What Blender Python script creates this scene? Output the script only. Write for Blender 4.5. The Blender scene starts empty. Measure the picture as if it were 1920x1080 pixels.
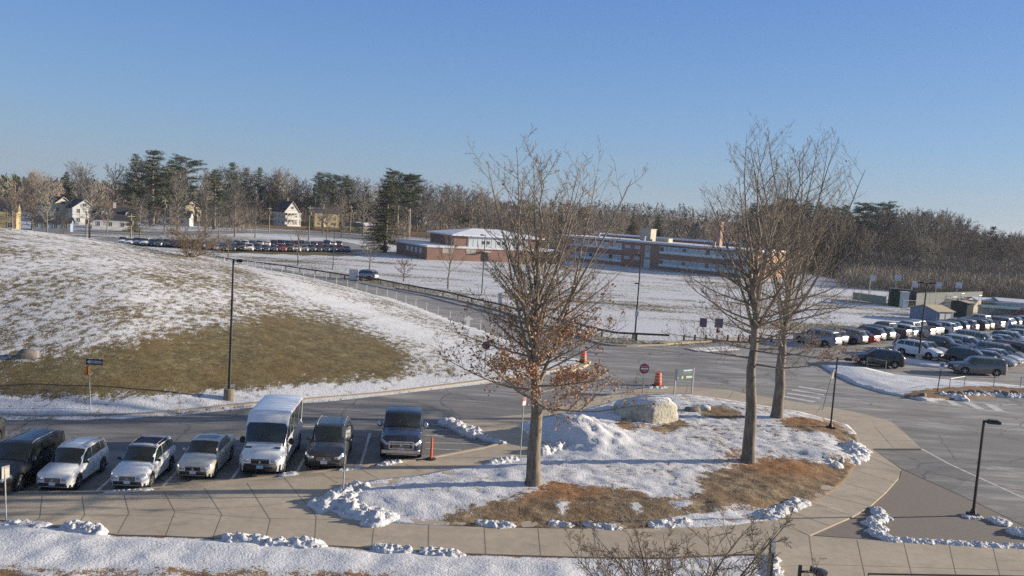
import bpy, bmesh, math, random
import numpy as np
from mathutils import Vector, Matrix, noise, geometry
R = math.radians
sc = bpy.context.scene
COL = sc.collection
# ---------------------------------------------------------------- camera model
F = 1550.0; H = 12.3; ROLL = R(3.7)
PITCH = math.atan(139.7 / F)
_f = Vector((0, math.cos(PITCH), -math.sin(PITCH)))
_u0 = Vector((0, math.sin(PITCH), math.cos(PITCH)))
_X = Vector((1, 0, 0))
_r = _X * math.cos(ROLL) + _u0 * math.sin(ROLL)
_u = _u0 * math.cos(ROLL) - _X * math.sin(ROLL)
def ray(px, py):
    return _f * F + _r * (px - 960) - _u * (py - 540)
def P(px, py, z=0.0):
    d = ray(px, py); t = (z - H) / d.z
    return Vector((d.x * t, d.y * t, z))
def AT(px, py, Y):
    d = ray(px, py); t = Y / d.y
    return Vector((d.x * t, Y, H + d.z * t))
def PR(v):
    v = Vector(v) - Vector((0, 0, H)); k = F / v.dot(_f)
    return 960 + v.dot(_r) * k, 540 - v.dot(_u) * k
cam = bpy.data.cameras.new("camera"); co = bpy.data.objects.new("camera", cam); COL.objects.link(co)
cam.sensor_width = 36; cam.lens = 36 * F / 1920; cam.clip_end = 8000; cam.clip_start = .2
M = Matrix((( _r.x, _u.x, -_f.x, 0), (_r.y, _u.y, -_f.y, 0), (_r.z, _u.z, -_f.z, H), (0, 0, 0, 1)))
co.matrix_world = M; sc.camera = co
sc.render.resolution_x = 1024; sc.render.resolution_y = 576
# ---------------------------------------------------------------- light
SUN_EL = R(12.7); SUN_AZ = R(77.0)
w = bpy.data.worlds.new("World"); sc.world = w; w.use_nodes = True
nt = w.node_tree; nt.nodes.clear()
sky = nt.nodes.new("ShaderNodeTexSky"); sky.sky_type = 'NISHITA'; sky.sun_disc = False
sky.sun_elevation = SUN_EL; sky.sun_rotation = SUN_AZ; sky.air_density = 1.1; sky.dust_density = 0.6; sky.ozone_density = 3.0; sky.altitude = 50
bg = nt.nodes.new("ShaderNodeBackground"); bg.inputs[1].default_value = 0.12
wo = nt.nodes.new("ShaderNodeOutputWorld")
tcw = nt.nodes.new("ShaderNodeTexCoord"); sxw = nt.nodes.new("ShaderNodeSeparateXYZ"); crw = nt.nodes.new("ShaderNodeValToRGB"); mxw = nt.nodes.new("ShaderNodeMix"); mxw.data_type = 'RGBA'
nt.links.new(tcw.outputs['Generated'], sxw.inputs[0]); nt.links.new(sxw.outputs[2], crw.inputs[0])
for e_, (p_, c_) in zip([crw.color_ramp.elements[0], crw.color_ramp.elements[1], crw.color_ramp.elements.new(.12), crw.color_ramp.elements.new(.3)], [(0, (1.30, 1.88, 2.55)), (1, (.34, .74, 1.95)), (.10, (.90, 1.66, 3.0)), (.28, (.47, 1.12, 2.95))]):
    e_.position = p_; e_.color = (*c_, 1)
mxw.inputs[0].default_value = .82
nt.links.new(sky.outputs[0], mxw.inputs[6]); nt.links.new(crw.outputs[0], mxw.inputs[7]); nt.links.new(mxw.outputs[2], bg.inputs[0]); nt.links.new(bg.outputs[0], wo.inputs[0])
sl = bpy.data.lights.new("sun", 'SUN'); sl.energy = 5.0; sl.angle = R(.55); sl.color = (1, .87, .70)
so = bpy.data.objects.new("sun", sl); COL.objects.link(so)
sdir = Vector((math.sin(SUN_AZ) * math.cos(SUN_EL), math.cos(SUN_AZ) * math.cos(SUN_EL), math.sin(SUN_EL)))
so.rotation_euler = sdir.to_track_quat('Z', 'Y').to_euler(); so.location = (0, 0, 60)
vs = sc.view_settings
vs.view_transform = 'Standard'; vs.look = 'None'; vs.gamma = 1; vs.use_curve_mapping = False; vs.exposure = 0.76
try:
    sc.cycles.max_bounces = 4; sc.cycles.diffuse_bounces = 2; sc.cycles.glossy_bounces = 2; sc.cycles.transmission_bounces = 2
    sc.cycles.transparent_max_bounces = 6; sc.cycles.use_denoising = False
except Exception: pass
# ---------------------------------------------------------------- materials
MATS = {}
class NT:
    def __init__(s, name):
        s.m = bpy.data.materials.new(name); s.m.use_nodes = True; s.t = s.m.node_tree
        s.b = s.t.nodes["Principled BSDF"]
    def n(s, typ, **kw):
        nd = s.t.nodes.new(typ)
        for k, v in kw.items():
            if k.startswith('i_'):
                nd.inputs[int(k[2:])].default_value = v
            else: setattr(nd, k, v)
        return nd
    def l(s, a, b): s.t.links.new(a, b)
    def coord(s, kind='Object', scale=(1, 1, 1), rot=(0, 0, 0)):
        if kind == 'World':
            g = s.n('ShaderNodeNewGeometry'); src = g.outputs['Position']
        else:
            g = s.n('ShaderNodeTexCoord'); src = g.outputs[kind]
        mp = s.n('ShaderNodeMapping'); mp.inputs['Scale'].default_value = scale; mp.inputs['Rotation'].default_value = rot
        s.l(src, mp.inputs['Vector']); return mp.outputs[0]
    def noise(s, vec, scale, detail=4, rough=.55, dist=0):
        nd = s.n('ShaderNodeTexNoise'); nd.inputs['Scale'].default_value = scale; nd.inputs['Detail'].default_value = detail
        nd.inputs['Roughness'].default_value = rough; nd.inputs['Distortion'].default_value = dist
        s.l(vec, nd.inputs['Vector']); return nd.outputs['Fac']
    def ramp(s, fac, stops, interp='LINEAR'):
        nd = s.n('ShaderNodeValToRGB'); cr = nd.color_ramp; cr.interpolation = interp
        while len(cr.elements) < len(stops): cr.elements.new(.5)
        for e, (p, c) in zip(cr.elements, stops):
            e.position = p; e.color = (*c, 1) if len(c) == 3 else c
        s.l(fac, nd.inputs[0]); return nd.outputs[0]
    def math(s, op, a, b=None, clamp=False):
        nd = s.n('ShaderNodeMath', operation=op, use_clamp=clamp)
        for i, v in enumerate((a, b)):
            if v is None: continue
            if isinstance(v, (int, float)): nd.inputs[i].default_value = v
            else: s.l(v, nd.inputs[i])
        return nd.outputs[0]
    def mix(s, f, a, b, mode='MIX'):
        nd = s.n('ShaderNodeMix', data_type='RGBA', blend_type=mode)
        for i, v in ((0, f), (6, a), (7, b)):
            if isinstance(v, (int, float)): nd.inputs[i].default_value = v
            elif isinstance(v, tuple): nd.inputs[i].default_value = (*v, 1)
            else: s.l(v, nd.inputs[i])
        return nd.outputs[2]
    def bump(s, h, strength=.3, dist=.05):
        nd = s.n('ShaderNodeBump'); nd.inputs['Strength'].default_value = strength; nd.inputs['Distance'].default_value = dist
        s.l(h, nd.inputs['Height']); s.l(nd.outputs[0], s.b.inputs['Normal'])
    def set(s, **kw):
        for k, v in kw.items():
            k = k.replace('_', ' ')
            if isinstance(v, tuple): s.b.inputs[k].default_value = (*v, 1) if len(v) == 3 else v
            elif isinstance(v, (int, float)): s.b.inputs[k].default_value = v
            else: s.l(v, s.b.inputs[k])
        return s
def plain(name, col, rough=.6, metal=0.0, var=.15, scale=6, kind='Object', **kw):
    """slightly mottled surface of one colour"""
    if name in MATS: return MATS[name]
    t = NT(name); v = t.coord(kind); f = t.noise(v, scale, 3)
    a = tuple(c * (1 - var) for c in col); b = tuple(min(1, c * (1 + var)) for c in col)
    t.set(Base_Color=t.ramp(f, [(.3, a), (.7, b)]), Roughness=rough, Metallic=metal, **kw)
    MATS[name] = t.m; return t.m
def paint(name, col, metal=.0):
    if name in MATS: return MATS[name]
    t = NT(name); v = t.coord(); f = t.noise(v, 2.2, 4); f2 = t.noise(v, 14, 3)
    dirt = t.ramp(f, [(.45, (0, 0, 0)), (.8, (.35, .35, .35))])
    t.set(Base_Color=t.mix(dirt, col, (.22, .21, .20)), Roughness=t.ramp(f2, [(.3, (.28, .28, .28)), (.75, (.45, .45, .45))]), Metallic=metal, Coat_Weight=.6, Coat_Roughness=.12)
    MATS[name] = t.m; return t.m
def emis(name, col, s):
    t = NT(name); t.set(Base_Color=col, Emission_Color=col, Emission_Strength=s); MATS[name] = t.m; return t.m
# ---- ground cover: snow attribute 'snow' 0..1, 'litter' 0..1 (fallen leaves)
def ground_mat(name, grass_a, grass_b, fine, stretch=(1, 1, 1), hardness=.10):
    t = NT(name); v = t.coord('World'); vs_ = t.coord('World', stretch)
    n1 = t.noise(vs_, fine, 5, .62); n2 = t.noise(vs_, fine * .17, 3, .5); n3 = t.noise(v, fine * 5, 3, .6)
    at = t.n('ShaderNodeAttribute', attribute_name='snow'); li = t.n('ShaderNodeAttribute', attribute_name='litter')
    nn = t.math('ADD', t.math('MULTIPLY', n1, .50), t.math('MULTIPLY', n2, .13)); nn = t.math('ADD', nn, t.math('MULTIPLY', n3, .37))
    # cover: 1 where noise < threshold mapped from attr
    thr = t.math('ADD', t.math('MULTIPLY', at.outputs['Fac'], .40), .30)
    d = t.math('SUBTRACT', thr, nn)
    cov = t.math('ADD', t.math('DIVIDE', d, hardness), .5, clamp=True)
    g1 = t.noise(v, fine * 1.6, 4, .7); g2 = t.noise(v, fine * .12, 3)
    g3 = t.noise(v, fine * .45, 4, .75); g1b = t.math('ADD', t.math('MULTIPLY', g1, .5), t.math('MULTIPLY', g3, .5))
    gc = t.ramp(g1b, [(.34, tuple(c * .35 for c in grass_a)), (.48, grass_a), (.64, tuple(c * 1.2 for c in grass_b))])
    gc = t.mix(t.ramp(g2, [(.35, (0, 0, 0)), (.65, (.6, .6, .6))]), gc, (grass_a[0] * 1.25, grass_a[1] * .95, grass_a[2] * .75))
    lc = t.ramp(t.noise(v, fine * 2.2, 3, .7), [(.3, (.10, .045, .02)), (.5, (.30, .135, .05)), (.7, (.44, .24, .10))])
    lf = t.math('MULTIPLY', li.outputs['Fac'], t.ramp(t.noise(v, 3.0, 4, .6), [(.35, (.4, .4, .4)), (.6, (1, 1, 1))]))
    gc = t.mix(lf, gc, lc)
    sn = t.ramp(n3, [(.3, (.52, .53, .55)), (.65, (.74, .745, .75))])
    t.set(Base_Color=t.mix(cov, gc, sn), Roughness=.8)
    hh = t.math('ADD', t.math('MULTIPLY', cov, .6), t.math('ADD', t.math('MULTIPLY', n3, .5), t.math('MULTIPLY', g1, .6)))
    t.bump(hh, .6, .10)
    t.b.inputs['Specular IOR Level'].default_value = .2
    MATS[name] = t.m; return t.m
def asphalt_mat(name, base=.075, warm=1.0):
    t = NT(name); v = t.coord('World'); st = t.coord('World', (.22, 1, 1), (0, 0, R(12)))
    big = t.noise(v, .10, 5, .6); mid = t.noise(v, 1.3, 5, .65); fine = t.noise(v, 30, 3, .8); strk = t.noise(st, .9, 5, .6)
    a = (base * .66, base * .61, base * .54); b = (base * 1.36, base * 1.27, base * 1.13)
    c = t.ramp(big, [(.3, a), (.7, b)])
    c = t.mix(t.ramp(mid, [(.35, (0, 0, 0)), (.75, (.45, .45, .45))]), c, (base * 1.5, base * 1.41, base * 1.26))
    salt = t.ramp(strk, [(.50, (0, 0, 0)), (.64, (.55, .55, .55))])
    c = t.mix(salt, c, (base * 2.4, base * 2.35, base * 2.25))
    wet = t.ramp(t.noise(st, .35, 4, .6, .5), [(.38, (.75, .75, .75)), (.47, (0, 0, 0))])
    c = t.mix(wet, c, (base * .5, base * .5, base * .52))
    c = t.mix(t.ramp(fine, [(.3, (0, 0, 0)), (.7, (.35, .35, .35))]), c, (base * 2, base * 1.95, base * 1.9), 'MIX')
    # repaired patches and tyre tracks
    pv = t.n('ShaderNodeTexVoronoi', feature='F1', distance='CHEBYCHEV'); pv.inputs['Scale'].default_value = .09; pv.inputs['Randomness'].default_value = .8; t.l(st, pv.inputs['Vector'])
    c = t.mix(t.ramp(pv.outputs['Color'], [(.18, (.4, .4, .4)), (.2, (0, 0, 0))], 'CONSTANT'), c, (base * .55, base * .55, base * .53))
    tr = t.coord('World', (.05, 1.4, 1), (0, 0, R(-8))); c = t.mix(t.ramp(t.noise(tr, 1.1, 3, .5, .3), [(.54, (0, 0, 0)), (.64, (.4, .4, .4))]), c, (base * .6, base * .58, base * .55))
    # cracks
    vo = t.n('ShaderNodeTexVoronoi', feature='DISTANCE_TO_EDGE'); vo.inputs['Scale'].default_value = .16
    wv = t.n('ShaderNodeMixRGB', blend_type='ADD'); nz = t.n('ShaderNodeTexNoise'); nz.inputs['Scale'].default_value = .7; nz.inputs['Detail'].default_value = 5
    t.l(v, nz.inputs['Vector']); t.l(v, wv.inputs[1]); t.l(nz.outputs['Color'], wv.inputs[2]); wv.inputs[0].default_value = 1.0
    t.l(wv.outputs[0], vo.inputs['Vector'])
    ck = t.ramp(vo.outputs['Distance'], [(.0, (.75, .75, .75)), (.012, (0, 0, 0))])
    c = t.mix(ck, c, (base * .35, base * .35, base * .34))
    t.set(Base_Color=c, Roughness=t.ramp(strk, [(.3, (.72, .72, .72)), (.7, (.9, .9, .9))])); t.bump(fine, .25, .01)
    MATS[name] = t.m; return t.m
def concrete_mat(name, base=(.30, .27, .22)):
    t = NT(name); v = t.coord('World')
    big = t.noise(v, .35, 4); mid = t.noise(v, 2.5, 5, .7); fine = t.noise(v, 40, 2, .8)
    c = t.ramp(big, [(.3, tuple(x * .82 for x in base)), (.7, tuple(x * 1.12 for x in base))])
    c = t.mix(t.ramp(mid, [(.38, (.5, .5, .5)), (.6, (0, 0, 0))]), c, tuple(x * .66 for x in base))
    wet = t.ramp(t.noise(t.coord('World', (.5, 1.3, 1)), .55, 5, .65, .6), [(.36, (.65, .65, .65)), (.43, (0, 0, 0))]); c = t.mix(wet, c, tuple(x * .55 for x in base))
    c = t.mix(t.ramp(fine, [(.4, (0, 0, 0)), (.8, (.3, .3, .3))]), c, tuple(x * 1.3 for x in base))
    t.set(Base_Color=c, Roughness=.85); t.bump(fine, .2, .008); MATS[name] = t.m; return t.m
def brick_mat(name, a, b, mortar, kind='Object'):
    t = NT(name); tc = t.coord(kind)
    # bricks laid on both wall directions: use (x+y, z)
    sx = t.n('ShaderNodeSeparateXYZ'); t.l(tc, sx.inputs[0]); cx = t.n('ShaderNodeCombineXYZ')
    t.l(t.math('ADD', sx.outputs[0], sx.outputs[1]), cx.inputs[0]); t.l(sx.outputs[2], cx.inputs[1])
    br = t.n('ShaderNodeTexBrick'); br.inputs['Scale'].default_value = 2.0; br.inputs['Color1'].default_value = (*a, 1); br.inputs['Color2'].default_value = (*b, 1)
    br.inputs['Mortar'].default_value = (*mortar, 1); br.inputs['Mortar Size'].default_value = .02; t.l(cx.outputs[0], br.inputs['Vector'])
    big = t.noise(tc, .5, 4)
    c = t.mix(t.ramp(big, [(.35, (0, 0, 0)), (.7, (.4, .4, .4))]), br.outputs['Color'], tuple(x * .6 for x in a))
    t.set(Base_Color=c, Roughness=.85); MATS[name] = t.m; return t.m
def glass_mat(name, col=(.03, .04, .05), rough=.08):
    t = NT(name); v = t.coord(); f = t.noise(v, 1.5, 2)
    t.set(Base_Color=t.ramp(f, [(.3, tuple(c * .6 for c in col)), (.7, tuple(c * 1.5 for c in col))]), Roughness=rough, Specular_IOR_Level=.7, Coat_Weight=.4, Coat_Roughness=.05)
    MATS[name] = t.m; return t.m
def bark_mat(name, a, b, scale=9):
    t = NT(name); v = t.coord('Object', (1, 1, .22)); f = t.noise(v, scale, 5, .7); g = t.noise(t.coord(), 1.2, 3)
    c = t.ramp(f, [(.32, a), (.62, b)]); c = t.mix(t.ramp(g, [(.45, (0, 0, 0)), (.7, (.35, .35, .35))]), c, (b[0] * .9, b[1] * 1.05, b[2] * .9))
    t.set(Base_Color=c, Roughness=.9); t.bump(f, .5, .04); MATS[name] = t.m; return t.m
def leaf_mat(name, cols, scale=3.0):
    t = NT(name); v = t.coord(); f = t.noise(v, scale, 3, .7)
    oi = t.n('ShaderNodeObjectInfo'); c = t.ramp(f, [(.28 + .44 * i / (len(cols) - 1), c) for i, c in enumerate(cols)])
    hsv = t.n('ShaderNodeHueSaturation'); t.l(c, hsv.inputs['Color']); t.l(t.math('ADD', t.math('MULTIPLY', oi.outputs['Random'], .6), .7), hsv.inputs['Value'])
    t.set(Base_Color=hsv.outputs[0], Roughness=.75); t.b.inputs['Specular IOR Level'].default_value = .25; MATS[name] = t.m; return t.m

M_ground = ground_mat('snowy_grass', (.115, .105, .052), (.225, .195, .10), 2.0, (1, .6, 1), .08)
M_turf = ground_mat('island_turf', (.19, .145, .09), (.33, .26, .17), 2.6, (1, 1, 1), .06)
M_asph = asphalt_mat('asphalt', .205); M_asph2 = asphalt_mat('asphalt_path', .19)
M_mulch = plain('gravel_bed', (.205, .175, .145), .95, 0, .25, 22, 'World')
M_conc = concrete_mat('concrete', (.47, .395, .295)); M_kerb = concrete_mat('kerb_stone', (.44, .37, .29)); M_tan = concrete_mat('tan_kerb', (.50, .41, .27))
M_joint = plain('joint', (.20, .17, .13), .95)
M_white = plain('road_paint', (.55, .54, .50), .8, 0, .25, 3, 'World'); M_yellow = plain('yellow_paint', (.45, .36, .17), .8, 0, .25, 3, 'World')
M_black = plain('black_metal', (.02, .02, .022), .5); M_dark = plain('dark_plastic', (.018, .018, .02), .6)
M_galv = plain('galvanised', (.34, .34, .33), .5, .4); M_steel = plain('rust_rail', (.07, .055, .05), .7, .1)
M_rubber = plain('rubber', (.015, .015, .015), .85); M_rim = plain('rim', (.42, .43, .45), .3, .7); M_rimd = plain('dark_rim', (.06, .06, .065), .35, .5)
M_glass = glass_mat('vehicle_glass', (.018, .024, .024)); M_wing = glass_mat('window_glass', (.06, .08, .09), .15)
M_lens = plain('headlight_lens', (.55, .57, .60), .1, .3); M_tail = plain('tail_lens', (.35, .02, .015), .2); M_chrome = plain('chrome', (.6, .61, .63), .18, .9)
M_plate = plain('plate_white', (.6, .62, .65), .5); M_platb = plain('plate_blue', (.25, .5, .65), .5)
M_snow = None
def snow_mat():
    t = NT('snow'); v = t.coord('World'); f = t.noise(v, 5, 5, .7); g = t.noise(v, 1.2, 3); k = t.noise(v, 2.6, 5, .75)
    t.set(Base_Color=t.mix(t.ramp(k, [(.52, (0, 0, 0)), (.68, (.7, .7, .7))]), t.ramp(f, [(.3, (.58, .59, .61)), (.65, (.78, .78, .78))]), (.36, .33, .29)), Roughness=.75)
    t.bump(t.math('ADD', f, g), .8, .12); t.b.inputs['Specular IOR Level'].default_value = .2; MATS['snow'] = t.m; return t.m
M_snow = snow_mat()
M_bark = bark_mat('oak_bark', (.085, .068, .05), (.26, .215, .165)); M_bark2 = bark_mat('grey_bark', (.11, .088, .065), (.31, .26, .20))
M_twig = plain('twig', (.185, .14, .10), .85, 0, .3, 4)
M_leafdry = leaf_mat('dry_leaves', [(.17, .085, .045), (.38, .21, .115), (.54, .36, .22)], 7)
# ---------------------------------------------------------------- object helpers
def tag(o, label=None, cat=None, group=None, kind=None):
    if label: o['label'] = label
    if cat: o['category'] = cat
    if group: o['group'] = group
    if kind: o['kind'] = kind
    return o
def empty(name, loc=(0, 0, 0), rz=0.0, label=None, cat=None, group=None):
    o = bpy.data.objects.new(name, None); COL.objects.link(o); o.location = loc; o.rotation_euler = (0, 0, rz); o.empty_display_size = .3
    return tag(o, label, cat, group)
class MB:
    def __init__(s): s.v = []; s.f = []; s.mi = []; s.mats = []
    def mid(s, m):
        if m not in s.mats: s.mats.append(m)
        return s.mats.index(m)
    def add(s, vs, fs, m=None):
        b = len(s.v); s.v.extend([tuple(p) for p in vs]); k = s.mid(m) if m else 0
        for f in fs: s.f.append([i + b for i in f]); s.mi.append(k)
        return s
    def box(s, c, d, rz=0, m=None, rx=0, ry=0):
        c = Vector(c); hx, hy, hz = d[0] / 2, d[1] / 2, d[2] / 2
        rot = Matrix.Rotation(rz, 3, 'Z') @ Matrix.Rotation(ry, 3, 'Y') @ Matrix.Rotation(rx, 3, 'X')
        vs = [c + rot @ Vector((x, y, z)) for x in (-hx, hx) for y in (-hy, hy) for z in (-hz, hz)]
        return s.add(vs, [(0, 1, 3, 2), (4, 6, 7, 5), (0, 4, 5, 1), (2, 3, 7, 6), (0, 2, 6, 4), (1, 5, 7, 3)], m)
    def tube(s, pts, rads, n=8, m=None, cap=True):
        pts = [Vector(p) for p in pts]
        if isinstance(rads, (int, float)): rads = [rads] * len(pts)
        base = len(s.v); ref = None; k = s.mid(m) if m else 0
        for i, p in enumerate(pts):
            t = (pts[min(i + 1, len(pts) - 1)] - pts[max(i - 1, 0)])
            if t.length < 1e-9: t = Vector((0, 0, 1))
            t.normalize()
            if ref is None:
                ref = Vector((1, 0, 0)) if abs(t.x) < .9 else Vector((0, 1, 0))
            a = (ref - t * ref.dot(t));
            if a.length < 1e-6: a = t.orthogonal()
            a.normalize(); b = t.cross(a); ref = a
            for j in range(n):
                an = 2 * math.pi * j / n; q = p + a * (math.cos(an) * rads[i]) + b * (math.sin(an) * rads[i]); s.v.append((q.x, q.y, q.z))
        for i in range(len(pts) - 1):
            o = base + i * n
            for j in range(n):
                j2 = (j + 1) % n; s.f.append([o + j, o + j2, o + n + j2, o + n + j]); s.mi.append(k)
        if cap:
            s.f.append([base + j for j in reversed(range(n))]); s.mi.append(k)
            s.f.append([base + (len(pts) - 1) * n + j for j in range(n)]); s.mi.append(k)
        return s
    def lathe(s, prof, n=20, m=None, axis='z', c=(0, 0, 0)):
        vs = []; c = Vector(c)
        for r, z in prof:
            for j in range(n):
                a = 2 * math.pi * j / n; x, y = r * math.cos(a), r * math.sin(a)
                q = Vector((x, y, z)) if axis == 'z' else Vector((x, z, y)) if axis == 'y' else Vector((z, x, y))
                vs.append(c + q)
        fs = [(i * n + j, i * n + (j + 1) % n, (i + 1) * n + (j + 1) % n, (i + 1) * n + j) for i in range(len(prof) - 1) for j in range(n)]
        fs.append(tuple(reversed(range(n)))); fs.append(tuple((len(prof) - 1) * n + j for j in range(n)))
        return s.add(vs, fs, m)
    def prism(s, poly, z0, z1, m=None):
        n = len(poly); vs = [(p[0], p[1], z0) for p in poly] + [(p[0], p[1], z1) for p in poly]
        fs = [(i, (i + 1) % n, n + (i + 1) % n, n + i) for i in range(n)] + [tuple(range(n, 2 * n)), tuple(reversed(range(n)))]
        return s.add(vs, fs, m)
    def mesh(s, name, m=None, smooth=False, sharp=None):
        me = bpy.data.meshes.new(name); me.from_pydata(s.v, [], s.f)
        ms = s.mats if s.mats else ([m] if m else [])
        for x in ms: me.materials.append(x)
        if s.mats and len(s.mats) > 1: me.polygons.foreach_set('material_index', s.mi)
        if smooth: me.polygons.foreach_set('use_smooth', [True] * len(me.polygons))
        me.validate(); me.update()
        if sharp is not None: me.set_sharp_from_angle(angle=sharp)
        return me
    def build(s, name, m=None, parent=None, smooth=False, sharp=None, loc=None, rz=None):
        o = bpy.data.objects.new(name, s.mesh(name, m, smooth, sharp)); COL.objects.link(o)
        if parent: o.parent = parent
        if loc is not None: o.location = loc
        if rz is not None: o.rotation_euler = (0, 0, rz)
        return o
def recenter(mb, b):
    mb.v = [(x - b[0], y - b[1], z - b[2]) for x, y, z in mb.v]; return mb
def copy_tree(o, parent=None):
    c = o.copy(); COL.objects.link(c)
    if parent: c.parent = parent
    for ch in o.children: copy_tree(ch, c)
    return c
# ================================================================ GROUND
def W2(pts, z=0.0): return [P(x, y, z).to_2d() for x, y in pts]
kerb_px = [(-200, 768), (-60, 779), (0, 782), (100, 784), (225, 782), (325, 776), (475, 760), (560, 754), (734, 739), (844, 725), (894, 719), (960, 709), (1020, 701), (1060, 693), (1088, 684)]
fence_px = [(464, 501), (508, 510), (549, 516), (611, 530), (651, 540), (687, 551), (725, 560), (760, 571), (799, 586), (843, 603), (900, 622), (942, 638), (1000, 660)]
hill_px = kerb_px + [(1090, 676), (1050, 668)] + fence_px[::-1] + [(430, 493)]
hill_xy = W2(hill_px) + [Vector((-64, 148)), Vector((-80, 135)), Vector((-110, 120)), Vector((-170, 110)), Vector((-170, 20))]
def seg_dist(X, Y, poly, closed=True):
    D = np.full(X.shape, 1e9); n = len(poly)
    for i in range(n if closed else n - 1):
        a = poly[i]; b = poly[(i + 1) % n]; dx, dy = b[0] - a[0], b[1] - a[1]; L = dx * dx + dy * dy + 1e-12
        t = np.clip(((X - a[0]) * dx + (Y - a[1]) * dy) / L, 0, 1)
        D = np.minimum(D, np.hypot(X - a[0] - t * dx, Y - a[1] - t * dy))
    return D
def inside(X, Y, poly):
    c = np.zeros(X.shape, bool); n = len(poly)
    for i in range(n):
        x1, y1 = poly[i]; x2, y2 = poly[(i + 1) % n]
        if y1 == y2: continue
        k = ((y1 > Y) != (y2 > Y)) & (X < (x2 - x1) * (Y - y1) / (y2 - y1) + x1); c ^= k
    return c
def sdf(X, Y, poly):
    d = seg_dist(X, Y, poly); return np.where(inside(X, Y, poly), d, -d)
def ss(a, b, x):
    t = np.clip((x - a) / (b - a), 0, 1); return t * t * (3 - 2 * t)
kerb_line = [Vector((-170, 20))] + W2([(-400, 745)]) + W2(kerb_px); hill_rest = W2(hill_px)[len(kerb_px) - 1:] + hill_xy[-5:-1]
def hill_h(X, Y):
    d = sdf(X, Y, hill_xy)
    dk = seg_dist(X, Y, kerb_line, False); t = np.clip(dk / 36, 0, 1); df = seg_dist(X, Y, hill_rest, False)
    h = 7.0 * (1 - (1 - t) ** 1.55) * ss(-1, 55, df) ** .6
    h = h + .35 * np.sin(X * .13 + 1) * np.sin(Y * .11) * ss(6, 20, d)
    h = h + .13 * ss(-.2, .05, d)
    return np.where(d > -.2, h, 0.0)
def far_h(X, Y):
    return ss(420, 950, Y) * (3 + 15 * np.exp(-((X - 170) / 420.0) ** 2) + 2 * np.sin(X * .011))
def gh(x, y):
    X = np.array([float(x)]); Y = np.array([float(y)]); return float((hill_h(X, Y) + far_h(X, Y))[0])
def HIT(px, py):
    d = ray(px, py); d = d / d.y; lo = 20.0; y = 20.0
    while y < 260:
        if H + d.z * y < gh(d.x * y, y): break
        y += 1.5
    a, b = y - 1.5, y
    for _ in range(18):
        m = (a + b) / 2
        if H + d.z * m < gh(d.x * m, m): b = m
        else: a = m
    return Vector((d.x * b, b, gh(d.x * b, b)))
def HW(pts): return [HIT(x, y).to_2d() for x, y in pts]
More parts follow.
